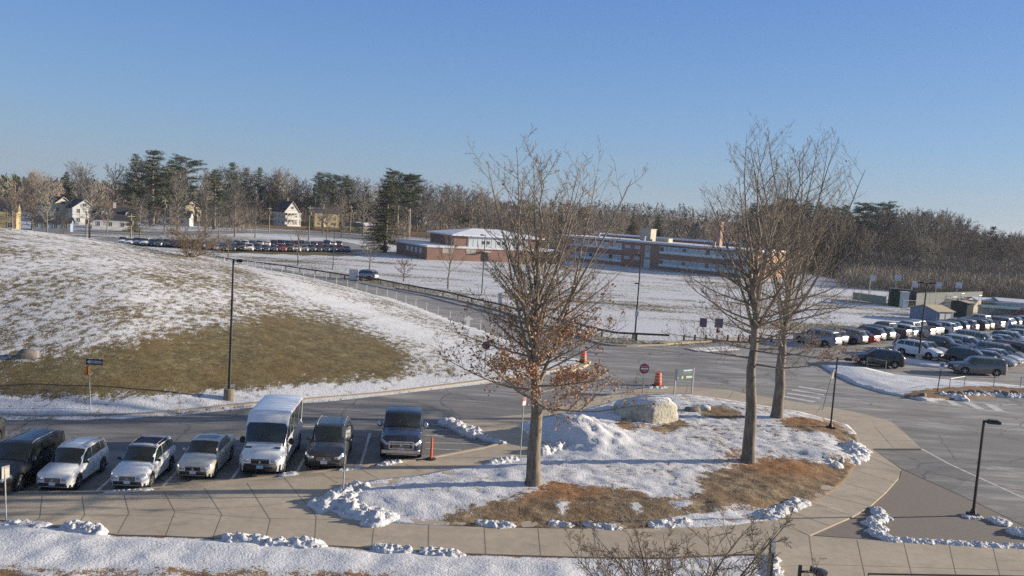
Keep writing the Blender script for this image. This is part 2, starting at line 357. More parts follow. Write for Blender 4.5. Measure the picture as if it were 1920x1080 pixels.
# snow patches on the hill and field (real outlines of snow cover)
grass_poly = HW([(0, 690), (60, 672), (120, 660), (210, 645), (300, 630), (400, 612), (470, 604), (560, 597), (640, 604), (700, 632), (750, 658), (778, 685), (740, 706), (640, 716), (560, 726), (430, 738), (300, 757), (150, 763), (0, 757), (-60, 757), (-60, 700)])
crest_brown = [HW([(40, 540), (120, 530), (230, 535), (330, 520), (300, 545), (200, 570), (60, 575)]), HW([(420, 497), (520, 521), (590, 543), (560, 544), (480, 524), (410, 503)]),
               HW([(180, 580), (240, 575), (250, 600), (200, 605)])]
ridge_snow = HW([(480, 508), (600, 548), (720, 590), (860, 640), (940, 672), (900, 690), (800, 640), (640, 580), (520, 545)])
def build_ground():
    def axis(segs):
        out = []
        for a, b, st in segs:
            n = max(1, round((b - a) / st)); out += [a + (b - a) * i / n for i in range(n)]
        return np.array(out + [segs[-1][1]])
    xs = axis([(-2100, -600, 150), (-600, -170, 25), (-170, -95, 3), (-95, 30, .9), (30, 150, 2.5), (150, 600, 25), (600, 2100, 150)])
    ys = axis([(-300, 20, 40), (20, 36, 4), (36, 100, .8), (100, 170, 1.3), (170, 300, 4), (300, 1200, 25), (1200, 2400, 100)])
    X, Y = np.meshgrid(xs, ys); Z = hill_h(X, Y) + far_h(X, Y) - .03
    Z = Z + np.where(sdf(X, Y, hill_xy) > 1, (np.sin(X * 1.7 + Y * .6) * np.sin(Y * 1.3 - X * .4)) * .05, 0)
    nx, ny = len(xs), len(ys)
    me = bpy.data.meshes.new('ground')
    co_ = np.stack([X, Y, Z], -1).reshape(-1, 3)
    me.vertices.add(nx * ny); me.vertices.foreach_set('co', co_.ravel())
    I = np.arange(nx * ny).reshape(ny, nx)
    q = np.stack([I[:-1, :-1], I[:-1, 1:], I[1:, 1:], I[1:, :-1]], -1).reshape(-1, 4)
    me.loops.add(q.size); me.loops.foreach_set('vertex_index', q.ravel())
    me.polygons.add(len(q)); me.polygons.foreach_set('loop_start', np.arange(0, q.size, 4)); me.polygons.foreach_set('loop_total', np.full(len(q), 4))
    me.polygons.foreach_set('use_smooth', np.ones(len(q), bool))
    me.update(); me.validate()
    # snow cover
    S = np.full(X.shape, .66)
    hs = sdf(X, Y, hill_xy)
    S = np.where(hs > 0, .515 + .05 * np.sin(X * .21 + Y * .13) + .04 * np.sin(X * .5 - Y * .33), S)
    S = np.where(hs > 0, S + .22 * ss(-66, -42, X + (Y - 60) * -.2) * 0, S)
    for p in crest_brown: S = S - .09 * ss(-3, 3, sdf(X, Y, p))
    S = S + .22 * ss(-2.5, 2.5, sdf(X, Y, ridge_snow))
    g = sdf(X, Y, grass_poly); S = S * (1 - ss(-2.6, 3.4, g)) + .13 * ss(-2.6, 3.4, g)
    kd = seg_dist(X, Y, W2(kerb_px), False); S = np.where(hs > 0, S + (.74 - S) * (1 - ss(1.2, 2.8, kd)), S)
    fd = seg_dist(X, Y, W2(fence_px), False); S = np.where(hs > 0, S + (.78 - S) * (1 - ss(.5, 3.0, fd)) , S)
    fld = W2([(410, 480), (650, 510), (1000, 575), (1150, 632), (1250, 636), (1480, 640), (1700, 612), (1950, 585), (1950, 560), (1560, 525), (1400, 523), (1080, 497), (800, 486), (660, 478), (430, 474)])
    f = sdf(X, Y, fld); wob = np.zeros(X.shape); mk = f > -2; wob[mk] = [.42 * noise.noise(Vector((x * .035, y * .11, 3))) + .22 * noise.noise(Vector((x * .12, y * .4, 8))) for x, y in zip(X[mk], Y[mk])]
    S = np.where(f > -1, .62 + wob, S)
    S = np.where((f < -1) & (hs < 0) & (Y > 60), .52 + .15 * np.sin(X * .09) * np.sin(Y * .06), S)
    S = np.where((f < -1) & (Y > 225), .42 + .22 * np.sin(X * .03 + Y * .05), S); S = np.where((f < -1) & (Y > 225) & (Y < 330) & (X < 30), .60 + .14 * np.sin(X * .05 + Y * .09), S)
    S = np.where(Y > 330, .12, S); S = np.where((X > 88) & (Y > 190), .22, S)
    brown = W2([(420, 467), (560, 470), (665, 476), (660, 480), (420, 473)]); S = np.where(sdf(X, Y, brown) > -1, .12, S)
    a = me.attributes.new('snow', 'FLOAT', 'POINT'); a.data.foreach_set('value', np.clip(S, 0, 1.2).ravel())
    L = np.where(Y > 330, .5, 0.0); L = np.where((X > 88) & (Y > 190), .6, L); L = np.where(hs > 0, .12, L)
    a = me.attributes.new('litter', 'FLOAT', 'POINT'); a.data.foreach_set('value', L.ravel())
    me.materials.append(M_ground)
    o = bpy.data.objects.new('ground', me); COL.objects.link(o); tag(o, kind='structure'); return o
build_ground()
def smoothline(pts, it=2):
    for _ in range(it):
        q = [pts[0]]
        for a, b in zip(pts, pts[1:]):
            q += [a.lerp(b, .25), a.lerp(b, .75)]
        q.append(pts[-1]); pts = q
    return pts
def sheet(name, poly, z, m, thick=None, kind='structure'):
    """flat or kerbed slab from a world-xy outline"""
    tri = geometry.tessellate_polygon([[Vector((p[0], p[1], 0)) for p in poly]]); n = len(poly)
    b = MB(); vs = [(p[0], p[1], z) for p in poly]; fs = []
    for t in tri:
        a, c, d = (Vector(vs[i]) for i in t)
        fs.append(tuple(t) if (c - a).cross(d - a).z > 0 else tuple(reversed(t)))
    b.add(vs, fs)
    if thick:
        ccw = sum(poly[i][0] * poly[(i + 1) % n][1] - poly[(i + 1) % n][0] * poly[i][1] for i in range(n)) > 0
        vv = vs + [(p[0], p[1], z - thick) for p in poly]
        b.add(vv, [((i, n + i, n + (i + 1) % n, (i + 1) % n) if ccw else (i, (i + 1) % n, n + (i + 1) % n, n + i)) for i in range(n)])
    return tag(b.build(name, m), kind=kind)
rail_px = [(405, 484), (440, 491), (515, 499), (565, 507), (602, 512), (660, 521), (705, 526), (742, 534), (800, 545), (840, 551), (888, 564), (934, 574), (977, 588), (1080, 613), (1145, 634), (1189, 637), (1252, 640)]
A_top = [(0, 927), (62, 926), (173, 926), (300, 918), (430, 905), (553, 891), (640, 881), (675, 877), (800, 862), (824, 857), (914, 840), (946, 831)]
asph = W2([(-200, 764)] + [(x, y + 1.0) for x, y in kerb_px]) + W2([(1094, 676), (1050, 664), (1000, 655), (942, 633), (900, 618), (843, 599), (760, 567), (651, 536), (549, 512), (464, 497), (430, 490), (405, 488)]) \
    + [Vector((-64, 150)), Vector((-90, 160)), Vector((-200, 170)), Vector((-200, 176)), Vector((-90, 168))] + W2([(400, 483), (440, 494), (515, 503), (602, 517), (705, 532), (742, 540), (840, 558), (928, 580), (980, 596), (1060, 622), (1120, 644), (1160, 650), (1252, 649), (1400, 640), (1480, 641), (1560, 630), (1700, 607), (1920, 580), (2150, 556)]) + [Vector((230, 60)), Vector((120, 8)), Vector((-60, 8)), Vector((-60, 25))]
sheet('asphalt_road', asph, 0.0, M_asph)
# kerb along the hill
def strip(name, line, w, z0, z1, m, side=1):
    b = MB(); n = len(line); L = []; Rr = []
    for i, p in enumerate(line):
        t = (line[min(i + 1, n - 1)] - line[max(i - 1, 0)]).normalized(); nn = Vector((-t.y, t.x)) * side
        L.append(p); Rr.append(p + nn * w)
    vs = [(p.x, p.y, z1) for p in L] + [(p.x, p.y, z1) for p in Rr] + [(p.x, p.y, z0) for p in L] + [(p.x, p.y, z0) for p in Rr]
    fs = []
    for i in range(n - 1):
        fs += [(i, i + 1, n + i + 1, n + i), (2 * n + i, 2 * n + i + 1, i + 1, i), (n + i, n + i + 1, 3 * n + i + 1, 3 * n + i)]
    fs += [(0, n, 3 * n, 2 * n), (n - 1, 3 * n - 1, 4 * n - 1, 2 * n - 1)]
    b.add(vs, fs); return tag(b.build(name, m), kind='structure')
kl = smoothline(W2(kerb_px)); strip('kerb', kl, .38, 0, .15, M_kerb)
strip('kerb', smoothline(W2([(1047, 701), (1070, 694), (1092, 686), (1098, 679)])), .45, 0, .17, M_tan, -1)
strip('kerb', smoothline(W2([(1249, 647), (1320, 642), (1391, 637), (1440, 641)])), 1.2, 0, .14, M_tan)
strip('kerb', smoothline(W2([(742, 541), (840, 559), (928, 581), (980, 597), (1060, 623), (1120, 645), (1160, 651), (1252, 648)])), .3, 0, .15, M_kerb)
strip('kerb', smoothline(W2([(1310, 660), (1345, 658), (1386, 656)])), 1.6, 0, .10, M_snow)
# sidewalk
walk_px = [(-200, 926)] + A_top + [(890, 808), (838, 789), (882, 786), (984, 777), (1050, 762), (1100, 749), (1150, 739), (1212, 727), (1246, 723), (1362, 731), (1440, 745), (1500, 756), (1560, 764), (1620, 776), (1670, 790), (1697, 812), (1727, 841), (1634, 841), (1689, 879), (1685, 896), (1662, 922), (1632, 949), (1597, 969), (1517, 1004), (1620, 1011), (1700, 1017), (1920, 1027), (2300, 1046), (2300, 1500), (1450, 1500), (1447, 1080), (1441, 1052), (1425, 1038), (1340, 1040), (1250, 1045), (1100, 1044), (960, 1040), (840, 1036), (700, 1027), (600, 1021), (520, 1014), (430, 1009), (310, 1004), (220, 1002), (160, 992), (80, 983), (0, 974), (-200, 955)]
sheet('sidewalk', W2(walk_px, .12), .12, M_conc, .13)
sheet('gravel_bed', W2([(1691, 880), (1760, 911), (1831, 943), (1920, 987), (2200, 1110), (2200, 1040), (1920, 1026), (1700, 1016), (1620, 1010), (1519, 1003), (1599, 970), (1634, 950), (1664, 923), (1687, 897)], .06), .06, M_mulch, .07)
sheet('asphalt_path', W2([(1636, 842), (1727, 842), (1790, 873), (1839, 897), (1920, 934), (2100, 1020), (2100, 1062), (1920, 986), (1831, 942), (1691, 879)], .012), .012, M_asph2)
def lines(name, segs, m, w, z):
    b = MB()
    for (x1, y1, x2, y2) in segs:
        a = P(x1, y1, z); c = P(x2, y2, z); t = (c - a).normalized(); n = Vector((-t.y, t.x, 0)) * w / 2
        b.add([a - n, c - n, c + n, a + n], [(0, 1, 2, 3)])
    return tag(b.build(name, m), kind='structure')
def poly_lines(name, polys, m, w, z):
    segs = []
    for p in polys:
        for a, b in zip(p, p[1:]): segs.append((*a, *b))
    return lines(name, segs, m, w, z)
J = [[(0, 940), (-12, 990)], [(79, 930), (75, 970), (62, 984)], [(154, 930), (159, 965), (145, 985)], [(233, 928), (242, 962), (221, 1000)], [(308, 922), (328, 960), (311, 1004)], [(384, 915), (416, 965), (399, 1009)],
     [(463, 905), (507, 975), (497, 1015)], [(533, 895), (593, 968), (590, 1022)], [(602, 887), (632, 905)], [(674, 878), (710, 898)], [(760, 870), (790, 884)],
     [(702, 980), (697, 1027)], [(804, 984), (803, 1034)], [(908, 988), (911, 1040)], [(1009, 991), (1014, 1043)], [(1112, 993), (1120, 1044)], [(1480, 985), (1517, 1004), (1526, 1068), (1530, 1100)],
     [(1607, 1012), (1622, 1080)], [(1695, 1018), (1710, 1080)], [(1780, 1022), (1793, 1080)], [(1862, 1026), (1875, 1080)], [(1445, 976), (1517, 1004)], [(1486, 960), (1556, 986)], [(1523, 943), (1597, 967)], [(1551, 929), (1632, 949)], [(1583, 905), (1652, 925)], [(1600, 880), (1678, 905)], [(1612, 850), (1687, 880)],
     [(1600, 825), (1703, 826)], [(1640, 800), (1676, 840)], [(1570, 790), (1668, 789)], [(1290, 724), (1285, 738)], [(1376, 733), (1365, 748)], [(1470, 752), (1455, 766)], [(1540, 761), (1530, 775)]]
poly_lines('sidewalk_joints', J, M_joint, .026, .1235)
poly_lines('sidewalk_joints', [[(0, 964), (160, 965), (330, 968)], [(328, 958), (500, 948), (620, 930)], [(330, 960), (500, 972), (640, 974)], [(632, 905), (600, 925)], [(1526, 1058), (1800, 1066), (1920, 1070)], [(1440, 1063), (1530, 1059)]], M_joint, .018, .1235)
# kerb face line along parking
strip('kerb', W2([(-200, 926)] + A_top), .16, 0, .128, M_kerb, -1)
lines('road_marking', [(60, 925, 84, 907), (175, 927, 210, 895), (299, 918, 335, 881), (429, 906, 452, 874), (553, 891, 573, 855), (675, 876, 694, 812), (563, 799, 662, 803)], M_white, .13, .006)
lines('road_marking', [(797, 806, 850, 806), (797, 816, 862, 818), (797, 830, 914, 832), (797, 841, 865, 844), (810, 796, 838, 797), (824, 855, 914, 838)], M_white, .10, .006)
lines('road_marking', [(1727, 841, 1778, 869), (1778, 869, 1839, 897), (1839, 897, 1920, 934), (1920, 934, 2060, 1000)], M_white, .16, .016)
lines('road_marking', [(1664, 765, 1787, 782), (1874, 908, 2000, 928)], M_yellow, .12, .006)
cw = MB()
for q in [(1462, 730, 1540, 740), (1450, 737, 1530, 748), (1437, 745, 1523, 757), (1425, 739, 1500, 752), (1490, 725, 1560, 733)][:]:
    pass
for (x1, y1, x2, y2) in [(1485, 731, 1545, 740), (1476, 737, 1538, 747), (1468, 743, 1528, 753.5), (1462, 750, 1512, 759), (1497, 725, 1552, 733)]:
    a = P(x1, y1, .006); c = P(x2, y2, .006); t = (c - a).normalized(); n = Vector((-t.y, t.x, 0)) * .28
    cw.add([a - n, c - n, c + n, a + n], [(0, 1, 2, 3)])
tag(cw.build('road_marking', M_white), kind='structure')
hz = MB()
for (x1, y1, x2, y2) in [(1731, 742, 1754, 755), (1771, 747, 1796, 761), (1811, 753, 1838, 767), (1854, 758, 1875, 771)]:
    a = P(x1, y1, .006); c = P(x2, y2, .006); t = (c - a).normalized(); n = Vector((-t.y, t.x, 0)) * .35
    hz.add([a - n, c - n, c + n, a + n], [(0, 1, 2, 3)])
tag(hz.build('road_marking', M_white), kind='structure')
lines('road_marking', [(1690, 748, 1760, 757), (1760, 757, 1840, 768), (1840, 768, 1920, 778), (1780, 748, 1860, 758), (1860, 758, 1920, 765), (1905, 758, 1860, 761)], M_white, .15, .0065)
lines('road_marking', [(1110, 655, 1180, 668)], M_white, .12, .006)
ar = MB()  # turn arrow painted on the service road
a0 = P(877, 612, .006); a1 = P(879, 592, .006); t = (a1 - a0).normalized(); n = Vector((-t.y, t.x, 0)); L_ = (a1 - a0).length
ar.add([a0 - n * .2, a0 + t * L_ * .6 - n * .2, a0 + t * L_ * .6 + n * .2, a0 + n * .2], [(0, 1, 2, 3)]); ar.add([a0 + t * L_ * .6 - n * .6, a1, a0 + t * L_ * .6 + n * .6], [(0, 1, 2)])
tag(ar.build('road_marking', M_white), kind='structure')
# ---------------------------------------------------------------- turf areas with their own relief
def turf(name, poly, cell, hf, snowf, litf, m):
    xs = [p[0] for p in poly]; ys = [p[1] for p in poly]
    gx = np.arange(min(xs), max(xs), cell); gy = np.arange(min(ys), max(ys), cell); X, Y = np.meshgrid(gx, gy)
    rs = np.random.RandomState(3); X = X + rs.uniform(-.2, .2, X.shape) * cell; Y = Y + rs.uniform(-.2, .2, X.shape) * cell
    ok = sdf(X, Y, poly) > cell * .45
    rim = []
    n = len(poly)
    for i in range(n):
        a, b = Vector(poly[i]), Vector(poly[(i + 1) % n]); k = max(1, int((b - a).length / cell))
        rim += [a.lerp(b, j / k) for j in range(k)]
    pts = rim + [Vector((x, y)) for x, y in zip(X[ok], Y[ok])]
    ed = [(i, (i + 1) % len(rim)) for i in range(len(rim))]
    vo, _, fo, *_r2 = geometry.delaunay_2d_cdt(pts, ed, [list(range(len(rim)))], 1, 1e-5)
    VX = np.array([v.x for v in vo]); VY = np.array([v.y for v in vo]); d = np.maximum(sdf(VX, VY, poly), 0)
    Z = hf(VX, VY, d)
    me = bpy.data.meshes.new(name); me.from_pydata([(x, y, z) for x, y, z in zip(VX, VY, Z)], [], fo)
    me.polygons.foreach_set('use_smooth', [True] * len(me.polygons))
    a = me.attributes.new('snow', 'FLOAT', 'POINT'); a.data.foreach_set('value', snowf(VX, VY, d))
    a = me.attributes.new('litter', 'FLOAT', 'POINT'); a.data.foreach_set('value', litf(VX, VY, d))
    me.materials.append(m); me.update()
    nz = sum(p.normal.z for p in me.polygons)
    if nz < 0: me.flip_normals()
    bm = bmesh.new(); bm.from_mesh(me); ed = [e for e in bm.edges if e.is_boundary]; r = bmesh.ops.extrude_edge_only(bm, edges=ed)
    for v_ in r['geom']:
        if isinstance(v_, bmesh.types.BMVert): v_.co.z = -.05
    bmesh.ops.recalc_face_normals(bm, faces=bm.faces); up_ = sum(f.normal.z * f.calc_area() for f in bm.faces)
    if up_ < 0: bmesh.ops.reverse_faces(bm, faces=bm.faces)
    bm.to_mesh(me); bm.free()
    o = bpy.data.objects.new(name, me); COL.objects.link(o); tag(o, kind='structure'); return o
isl_px = [(600, 940), (612, 953), (640, 968), (700, 978), (800, 984), (900, 988), (1000, 990), (1150, 992), (1300, 989), (1380, 984), (1440, 975), (1481, 963), (1510, 946), (1551, 928), (1580, 905), (1609, 867), (1616, 845), (1605, 812), (1590, 797), (1560, 788), (1500, 772), (1440, 762), (1400, 755), (1340, 746), (1290, 740), (1240, 738), (1200, 742), (1150, 752), (1100, 766), (1040, 780), (985, 790), (972, 800), (990, 815), (1025, 832), (1050, 842), (1020, 849), (990, 856), (926, 864), (888, 876), (847, 879), (780, 892), (700, 900), (640, 912)]
isl = W2(isl_px, .12)
mound = P(1075, 815, .3); mound2 = P(1130, 775, .3); pileR = P(1565, 858, .2); pileL = P(650, 948, .2)
def vnoise(X, Y, s, seed=0):
    return np.array([noise.noise(Vector((x * s, y * s, seed))) for x, y in zip(X, Y)])
def isl_z(X, Y, d):
    g = lambda c, sx, sy, h: h * np.exp(-((X - c.x) / sx) ** 2 - ((Y - c.y) / sy) ** 2)
    z = .13 + .22 * ss(0, 2.5, d) + g(mound, 2.2, 2.0, 1.0) + g(mound2, 2.4, 3.0, .35)
    z = .13 + (z - .13) * ss(0, 1.6, d) if True else z
    z += g(pileR, 1.6, 1.0, .35) * ss(0, .6, d)
    n = vnoise(X, Y, 1.3) * .08 + vnoise(X, Y, 4, 3) * .05 - .05 * ss(.35, .6, vnoise(X, Y, 2.6, 31))
    rough = 1 + 3.0 * np.exp(-((X - mound.x) / 2.6) ** 2 - ((Y - mound.y) / 2.4) ** 2)
    return z + n * rough * ss(0, .4, d)
isl_bare = [W2(p, .3) for p in [
    [(1005, 925), (1040, 905), (1090, 915), (1170, 925), (1220, 938), (1270, 942), (1310, 935), (1340, 925), (1320, 905), (1330, 890), (1370, 885), (1420, 880), (1440, 865), (1500, 868), (1560, 872), (1600, 862), (1612, 868), (1585, 905), (1550, 930), (1500, 940), (1460, 932), (1420, 945), (1380, 940), (1330, 960), (1250, 965), (1150, 992), (900, 987), (850, 980), (840, 968), (900, 950), (960, 940)],
    [(1470, 790), (1500, 785), (1560, 790), (1600, 812), (1612, 835), (1585, 825), (1560, 808), (1520, 806), (1480, 800)],
    [(1315, 772), (1345, 765), (1380, 775), (1372, 784), (1335, 782)],
    [(1150, 800), (1172, 795), (1180, 806), (1165, 812)], [(1225, 806), (1270, 790), (1282, 800), (1240, 812)]]]
isl_snowy = [W2(p, .3) for p in [[(1040, 945), (1065, 940), (1060, 960), (1050, 965)], [(1180, 945), (1200, 943), (1205, 960), (1190, 965)], [(1260, 943), (1300, 940), (1295, 952), (1265, 952)], [(1225, 970), (1290, 965), (1290, 985), (1230, 985)], [(1290, 960), (1400, 955), (1440, 965), (1380, 978), (1300, 980)], [(1420, 950), (1500, 935), (1500, 948), (1430, 974)], [(900, 975), (950, 975), (955, 988), (905, 988)], [(1100, 978), (1150, 982), (1150, 992), (1105, 990)]]]
t1b, t2b, t3b = P(999, 914, .15), P(1401, 870, .2), P(1455, 786, .2)
def isl_s(X, Y, d):
    s = .76 + .22 * vnoise(X, Y, .45, 7) + .14 * vnoise(X, Y, 1.9, 17) - .14 * ss(0, 12, X - 2)
    for p in isl_bare: s = s - .60 * ss(-.9, .5, sdf(X, Y, p))
    for p in isl_snowy: s = s + .62 * ss(-.2, .25, sdf(X, Y, p))
    s += 1.0 * np.exp(-((X - mound.x) / 2.6) ** 2 - ((Y - mound.y) / 2.6) ** 2)
    return np.clip(s, 0, 1.3)
def isl_l(X, Y, d):
    l = np.zeros_like(X)
    for b, rx in ((t1b, 1.7), (t2b, 2.4), (t3b, 2.2)):
        l += np.exp(-((X - b.x - 1.1) / rx) ** 2 - ((Y - b.y - .1) / 1.6) ** 2)
    return np.clip(l * 1.7 + .03, 0, 1)
turf('lawn_island', isl, .22, isl_z, isl_s, isl_l, M_turf)
lawn_px = [(1447, 1080), (1441, 1054), (1425, 1040), (1340, 1042), (1250, 1047), (1100, 1046), (960, 1042), (840, 1038), (700, 1029), (600, 1023), (520, 1016), (430, 1011), (310, 1006), (220, 1004), (160, 994), (80, 985), (0, 976), (-200, 957)]
lawn = W2(lawn_px, .12) + [Vector((-34, 14)), Vector((8.0, 14))]
def lawn_z(X, Y, d):
    return .10 + .14 * ss(0, .8, d) + (vnoise(X, Y, 1.1, 2) * .08 + vnoise(X, Y, 5, 5) * .05) * ss(0, .4, d)
bare_front = W2([(-200, 1075), (100, 1062), (300, 1060), (500, 1063), (700, 1066), (800, 1085), (700, 1200), (-200, 1200)], .2)
turf('snowy_lawn', lawn, .2, lawn_z, lambda X, Y, d: np.clip(.84 + .2 * vnoise(X, Y, .5, 9) - .36 * ss(-.3, .6, sdf(X, Y, bare_front)) - .45 * (1 - ss(0, .25, d)), 0, 1.2), lambda X, Y, d: .35 * np.ones_like(X), M_turf)
isr = W2([(1539, 686), (1580, 687), (1622, 691), (1675, 704), (1762, 713), (1846, 719), (1920, 726), (2100, 744), (2100, 762), (1920, 742), (1850, 746), (1784, 750), (1730, 752), (1700, 745), (1660, 738), (1605, 722), (1577, 709)])
turf('verge', isr, .5, lambda X, Y, d: .12 + .2 * ss(0, 2, d) + .08 * vnoise(X, Y, .8) * ss(0, .5, d),
     lambda X, Y, d: np.clip(.95 - .9 * ss(-.5, .8, sdf(X, Y, W2([(1690, 742), (1757, 733), (1850, 729), (1920, 734), (2100, 750), (2100, 765), (1784, 752), (1700, 748)]))) + .2 * vnoise(X, Y, .6, 4), 0, 1), lambda X, Y, d: .5 * np.ones_like(X), M_turf)
isd = W2([(1692, 672), (1740, 679), (1784, 687), (1790, 692), (1740, 688), (1693, 681)])
turf('verge', isd, .5, lambda X, Y, d: .12 + .1 * ss(0, 1, d), lambda X, Y, d: 1.0 + 0 * X, lambda X, Y, d: 0 * X, M_turf)
# far car park, street and drives
sheet('asphalt_lot', W2([(150, 452), (250, 462), (420, 463), (560, 466), (670, 472), (690, 462), (640, 452), (480, 450), (300, 448), (180, 446)]), .01, M_asph)
sheet('asphalt_street', W2([(-300, 436), (60, 437), (300, 441), (480, 437), (600, 441), (700, 450), (820, 464), (900, 462), (800, 452), (700, 443), (600, 434), (480, 432), (300, 434), (60, 430), (-300, 426)]), .012, M_asph)
# ---------------------------------------------------------------- snow piles
def snow_pile(path, wd, ht, label, seed, grp=None, chunks=40):
    """one continuous crusted ridge: a height field over the ploughed strip"""
    pts = [P(x, y, .1) for x, y in path]; base = pts[0].copy(); pl = [(p.x, p.y) for p in pts]; wd = wd * .95; cell = max(.045, min(.075, wd * .12))
    x0, x1 = min(p[0] for p in pl) - wd * 1.4, max(p[0] for p in pl) + wd * 1.4; y0, y1 = min(p[1] for p in pl) - wd * 1.4, max(p[1] for p in pl) + wd * 1.4
    X, Y = np.meshgrid(np.arange(x0, x1, cell), np.arange(y0, y1, cell)); D = seg_dist(X, Y, pl, False)
    near_ = D < wd * 1.35; Z = np.full(X.shape, -9.0); idx = np.argwhere(near_)
    for i, j in idx:
        x, y = X[i, j], Y[i, j]; v = Vector((x, y, seed * 3.7))
        wdl = wd * (1 + .45 * noise.noise(v * (1.1 / wd))); t = D[i, j] / wdl
        if t > 1.3: continue
        vd = noise.voronoi(Vector((x, y, seed)) * (2.6 / max(.30, wd * .7)) * 1.4)[0]; lump = max(0, 1 - vd[0] * 1.25)
        h = ht * .85 * (max(0, 1 - t * t) ** .8) * (.45 + .38 * lump + .60 * noise.noise(v * (2.2 / wd)) + .30 * noise.noise(v * (7 / wd))) * 1.15
        h += ht * .35 * max(0, noise.noise(v * (4.2 / wd)) - .12) * max(0, 1.25 - t)
        Z[i, j] = h - .03
    ok = Z > -.02; q = ok[:-1, :-1] & ok[1:, :-1] & ok[:-1, 1:] & ok[1:, 1:]
    ids = np.full(X.shape, -1); b = MB(); vs = []; fs = []
    for i, j in np.argwhere(q):
        f = []
        for a_, c_ in ((i, j), (i, j + 1), (i + 1, j + 1), (i + 1, j)):
            if ids[a_, c_] < 0: ids[a_, c_] = len(vs); jx = noise.noise(Vector((X[a_, c_] * 9, Y[a_, c_] * 9, 1))) * cell * .5; vs.append((X[a_, c_] + jx - base.x, Y[a_, c_] - jx - base.y, Z[a_, c_] + .02))
            f.append(int(ids[a_, c_]))
        fs.append(f)
    if not fs: return None
    b.add(vs, fs)
    me = b.mesh('snow_pile', M_snow, True); bm = bmesh.new(); bm.from_mesh(me)
    # skirt down to the ground and keep only the main body
    isl = []; seen = set()
    for v in bm.verts:
        if v in seen: continue
        st = [v]; comp = []; seen.add(v)
        while st:
            u = st.pop(); comp.append(u)
            for e in u.link_edges:
                o2 = e.other_vert(u)
                if o2 not in seen: seen.add(o2); st.append(o2)
        isl.append(comp)
    big = max(isl, key=len); bmesh.ops.delete(bm, geom=[v for c_ in isl if c_ is not big for v in c_], context='VERTS')
    ed = [e for e in bm.edges if e.is_boundary]; r = bmesh.ops.extrude_edge_only(bm, edges=ed)
    for v in r['geom']:
        if isinstance(v, bmesh.types.BMVert): v.co.z = -.15
    bm.to_mesh(me); bm.free(); ob = bpy.data.objects.new('snow_pile', me); COL.objects.link(ob); ob.location = base
    return tag(ob, label, 'snow pile', grp or 'snow piles left by clearing')
snow_pile([(612, 948), (640, 935), (660, 958), (700, 968), (712, 975)], .85, .42, 'largest lumpy snow pile on the left tip of the lawn island', 1, chunks=90)
snow_pile([(648, 930), (672, 915)], .6, .4, 'small snow pile at the foot of the twin sign post', 2, chunks=22)
snow_pile([(840, 792), (862, 800), (885, 812)], .7, .38, 'long snow pile beside the hatched parking bay', 3, chunks=34)
snow_pile([(890, 815), (915, 823), (943, 831)], .3, .2, 'thin low ridge of snow at the sidewalk corner of the hatched bay', 4, chunks=26)
snow_pile([(926, 868), (960, 862)], .45, .25, 'crumbly snow row beside the trunk of the leafy oak', 5, chunks=26)
snow_pile([(1012, 850), (1040, 842), (1075, 826)], .6, .45, 'broken snow lumps at the foot of the big shaded mound', 6, chunks=48)
snow_pile([(1040, 815), (1075, 805)], .8, .45, 'sunlit snow crest on top of the shaded mound', 7, chunks=22)
snow_pile([(1560, 872), (1590, 862), (1612, 850), (1600, 838)], .75, .38, 'snow pile at the right tip of the lawn island', 8, chunks=60)
snow_pile([(1436, 968), (1470, 957), (1500, 943)], .55, .28, 'snow pile at the sidewalk edge on the lower right of the island', 9, chunks=44)
snow_pile([(1230, 985), (1285, 980)], .5, .22, 'snow clumps on the brown lawn above the near shrub', 10, chunks=24)
snow_pile([(1105, 985), (1150, 990)], .4, .18, 'small snow streak at the lower edge of the brown lawn', 11, chunks=14)
snow_pile([(902, 982), (950, 986)], .4, .2, 'snow lumps on the island edge below the leafy oak', 12, chunks=16)
snow_pile([(1040, 982), (1062, 985)], .35, .16, 'tiny snow lump on the lower island edge', 13, chunks=8)
snow_pile([(20, 985), (70, 988)], .5, .2, 'snow clods at the lawn edge near the leaning grey post', 14, chunks=20)
snow_pile([(140, 990), (180, 1000)], .5, .34, 'pointed snow heap on the lawn edge below the white compact suv', 15, chunks=18)
snow_pile([(440, 1012), (500, 1020), (590, 1024)], .5, .3, 'long row of snow lumps on the front lawn edge', 16, chunks=36)
snow_pile([(715, 1030), (760, 1034)], .42, .25, 'small row of snow lumps near the middle of the front lawn edge', 17, chunks=16)
snow_pile([(800, 1036), (850, 1040)], .42, .22, 'rightmost row of snow lumps on the front lawn edge', 18, chunks=16)
snow_pile([(1643, 955), (1655, 970), (1630, 982), (1650, 990), (1640, 998), (1668, 1012)], .38, .18, 'hook shaped snow trail on the gravel bed', 19, chunks=46)
snow_pile([(1668, 1013), (1740, 1017), (1800, 1020), (1860, 1023), (1930, 1026)], .32, .16, 'long thin snow ridge along the gravel and sidewalk edge', 20, chunks=110)
snow_pile([(1868, 975), (1882, 980)], .42, .2, 'round snow clump on the gravel right of the short lamp', 21, chunks=14)
snow_pile([(1908, 998), (1930, 1004)], .5, .3, 'snow clump at the right edge of the gravel bed', 22, chunks=14)
snow_pile([(1444, 1050), (1450, 1080)], .35, .3, 'bright snow heap beside the edge on noticeboard', 23, chunks=14)
snow_pile([(1770, 742), (1800, 746)], .8, .35, 'snow lump heap at the corner of the planted verge', 24, chunks=18)
snow_pile([(1810, 741), (1850, 740), (1920, 742)], .5, .25, 'row of small snow lumps along the planted verge kerb', 25, chunks=24)
snow_pile([(205, 923), (280, 919)], .22, .10, 'thin snow line in front of the white black roofed suv', 26, chunks=28)
snow_pile([(530, 891), (552, 888)], .25, .12, 'little snow lump on the kerb by the white van', 27, chunks=10)
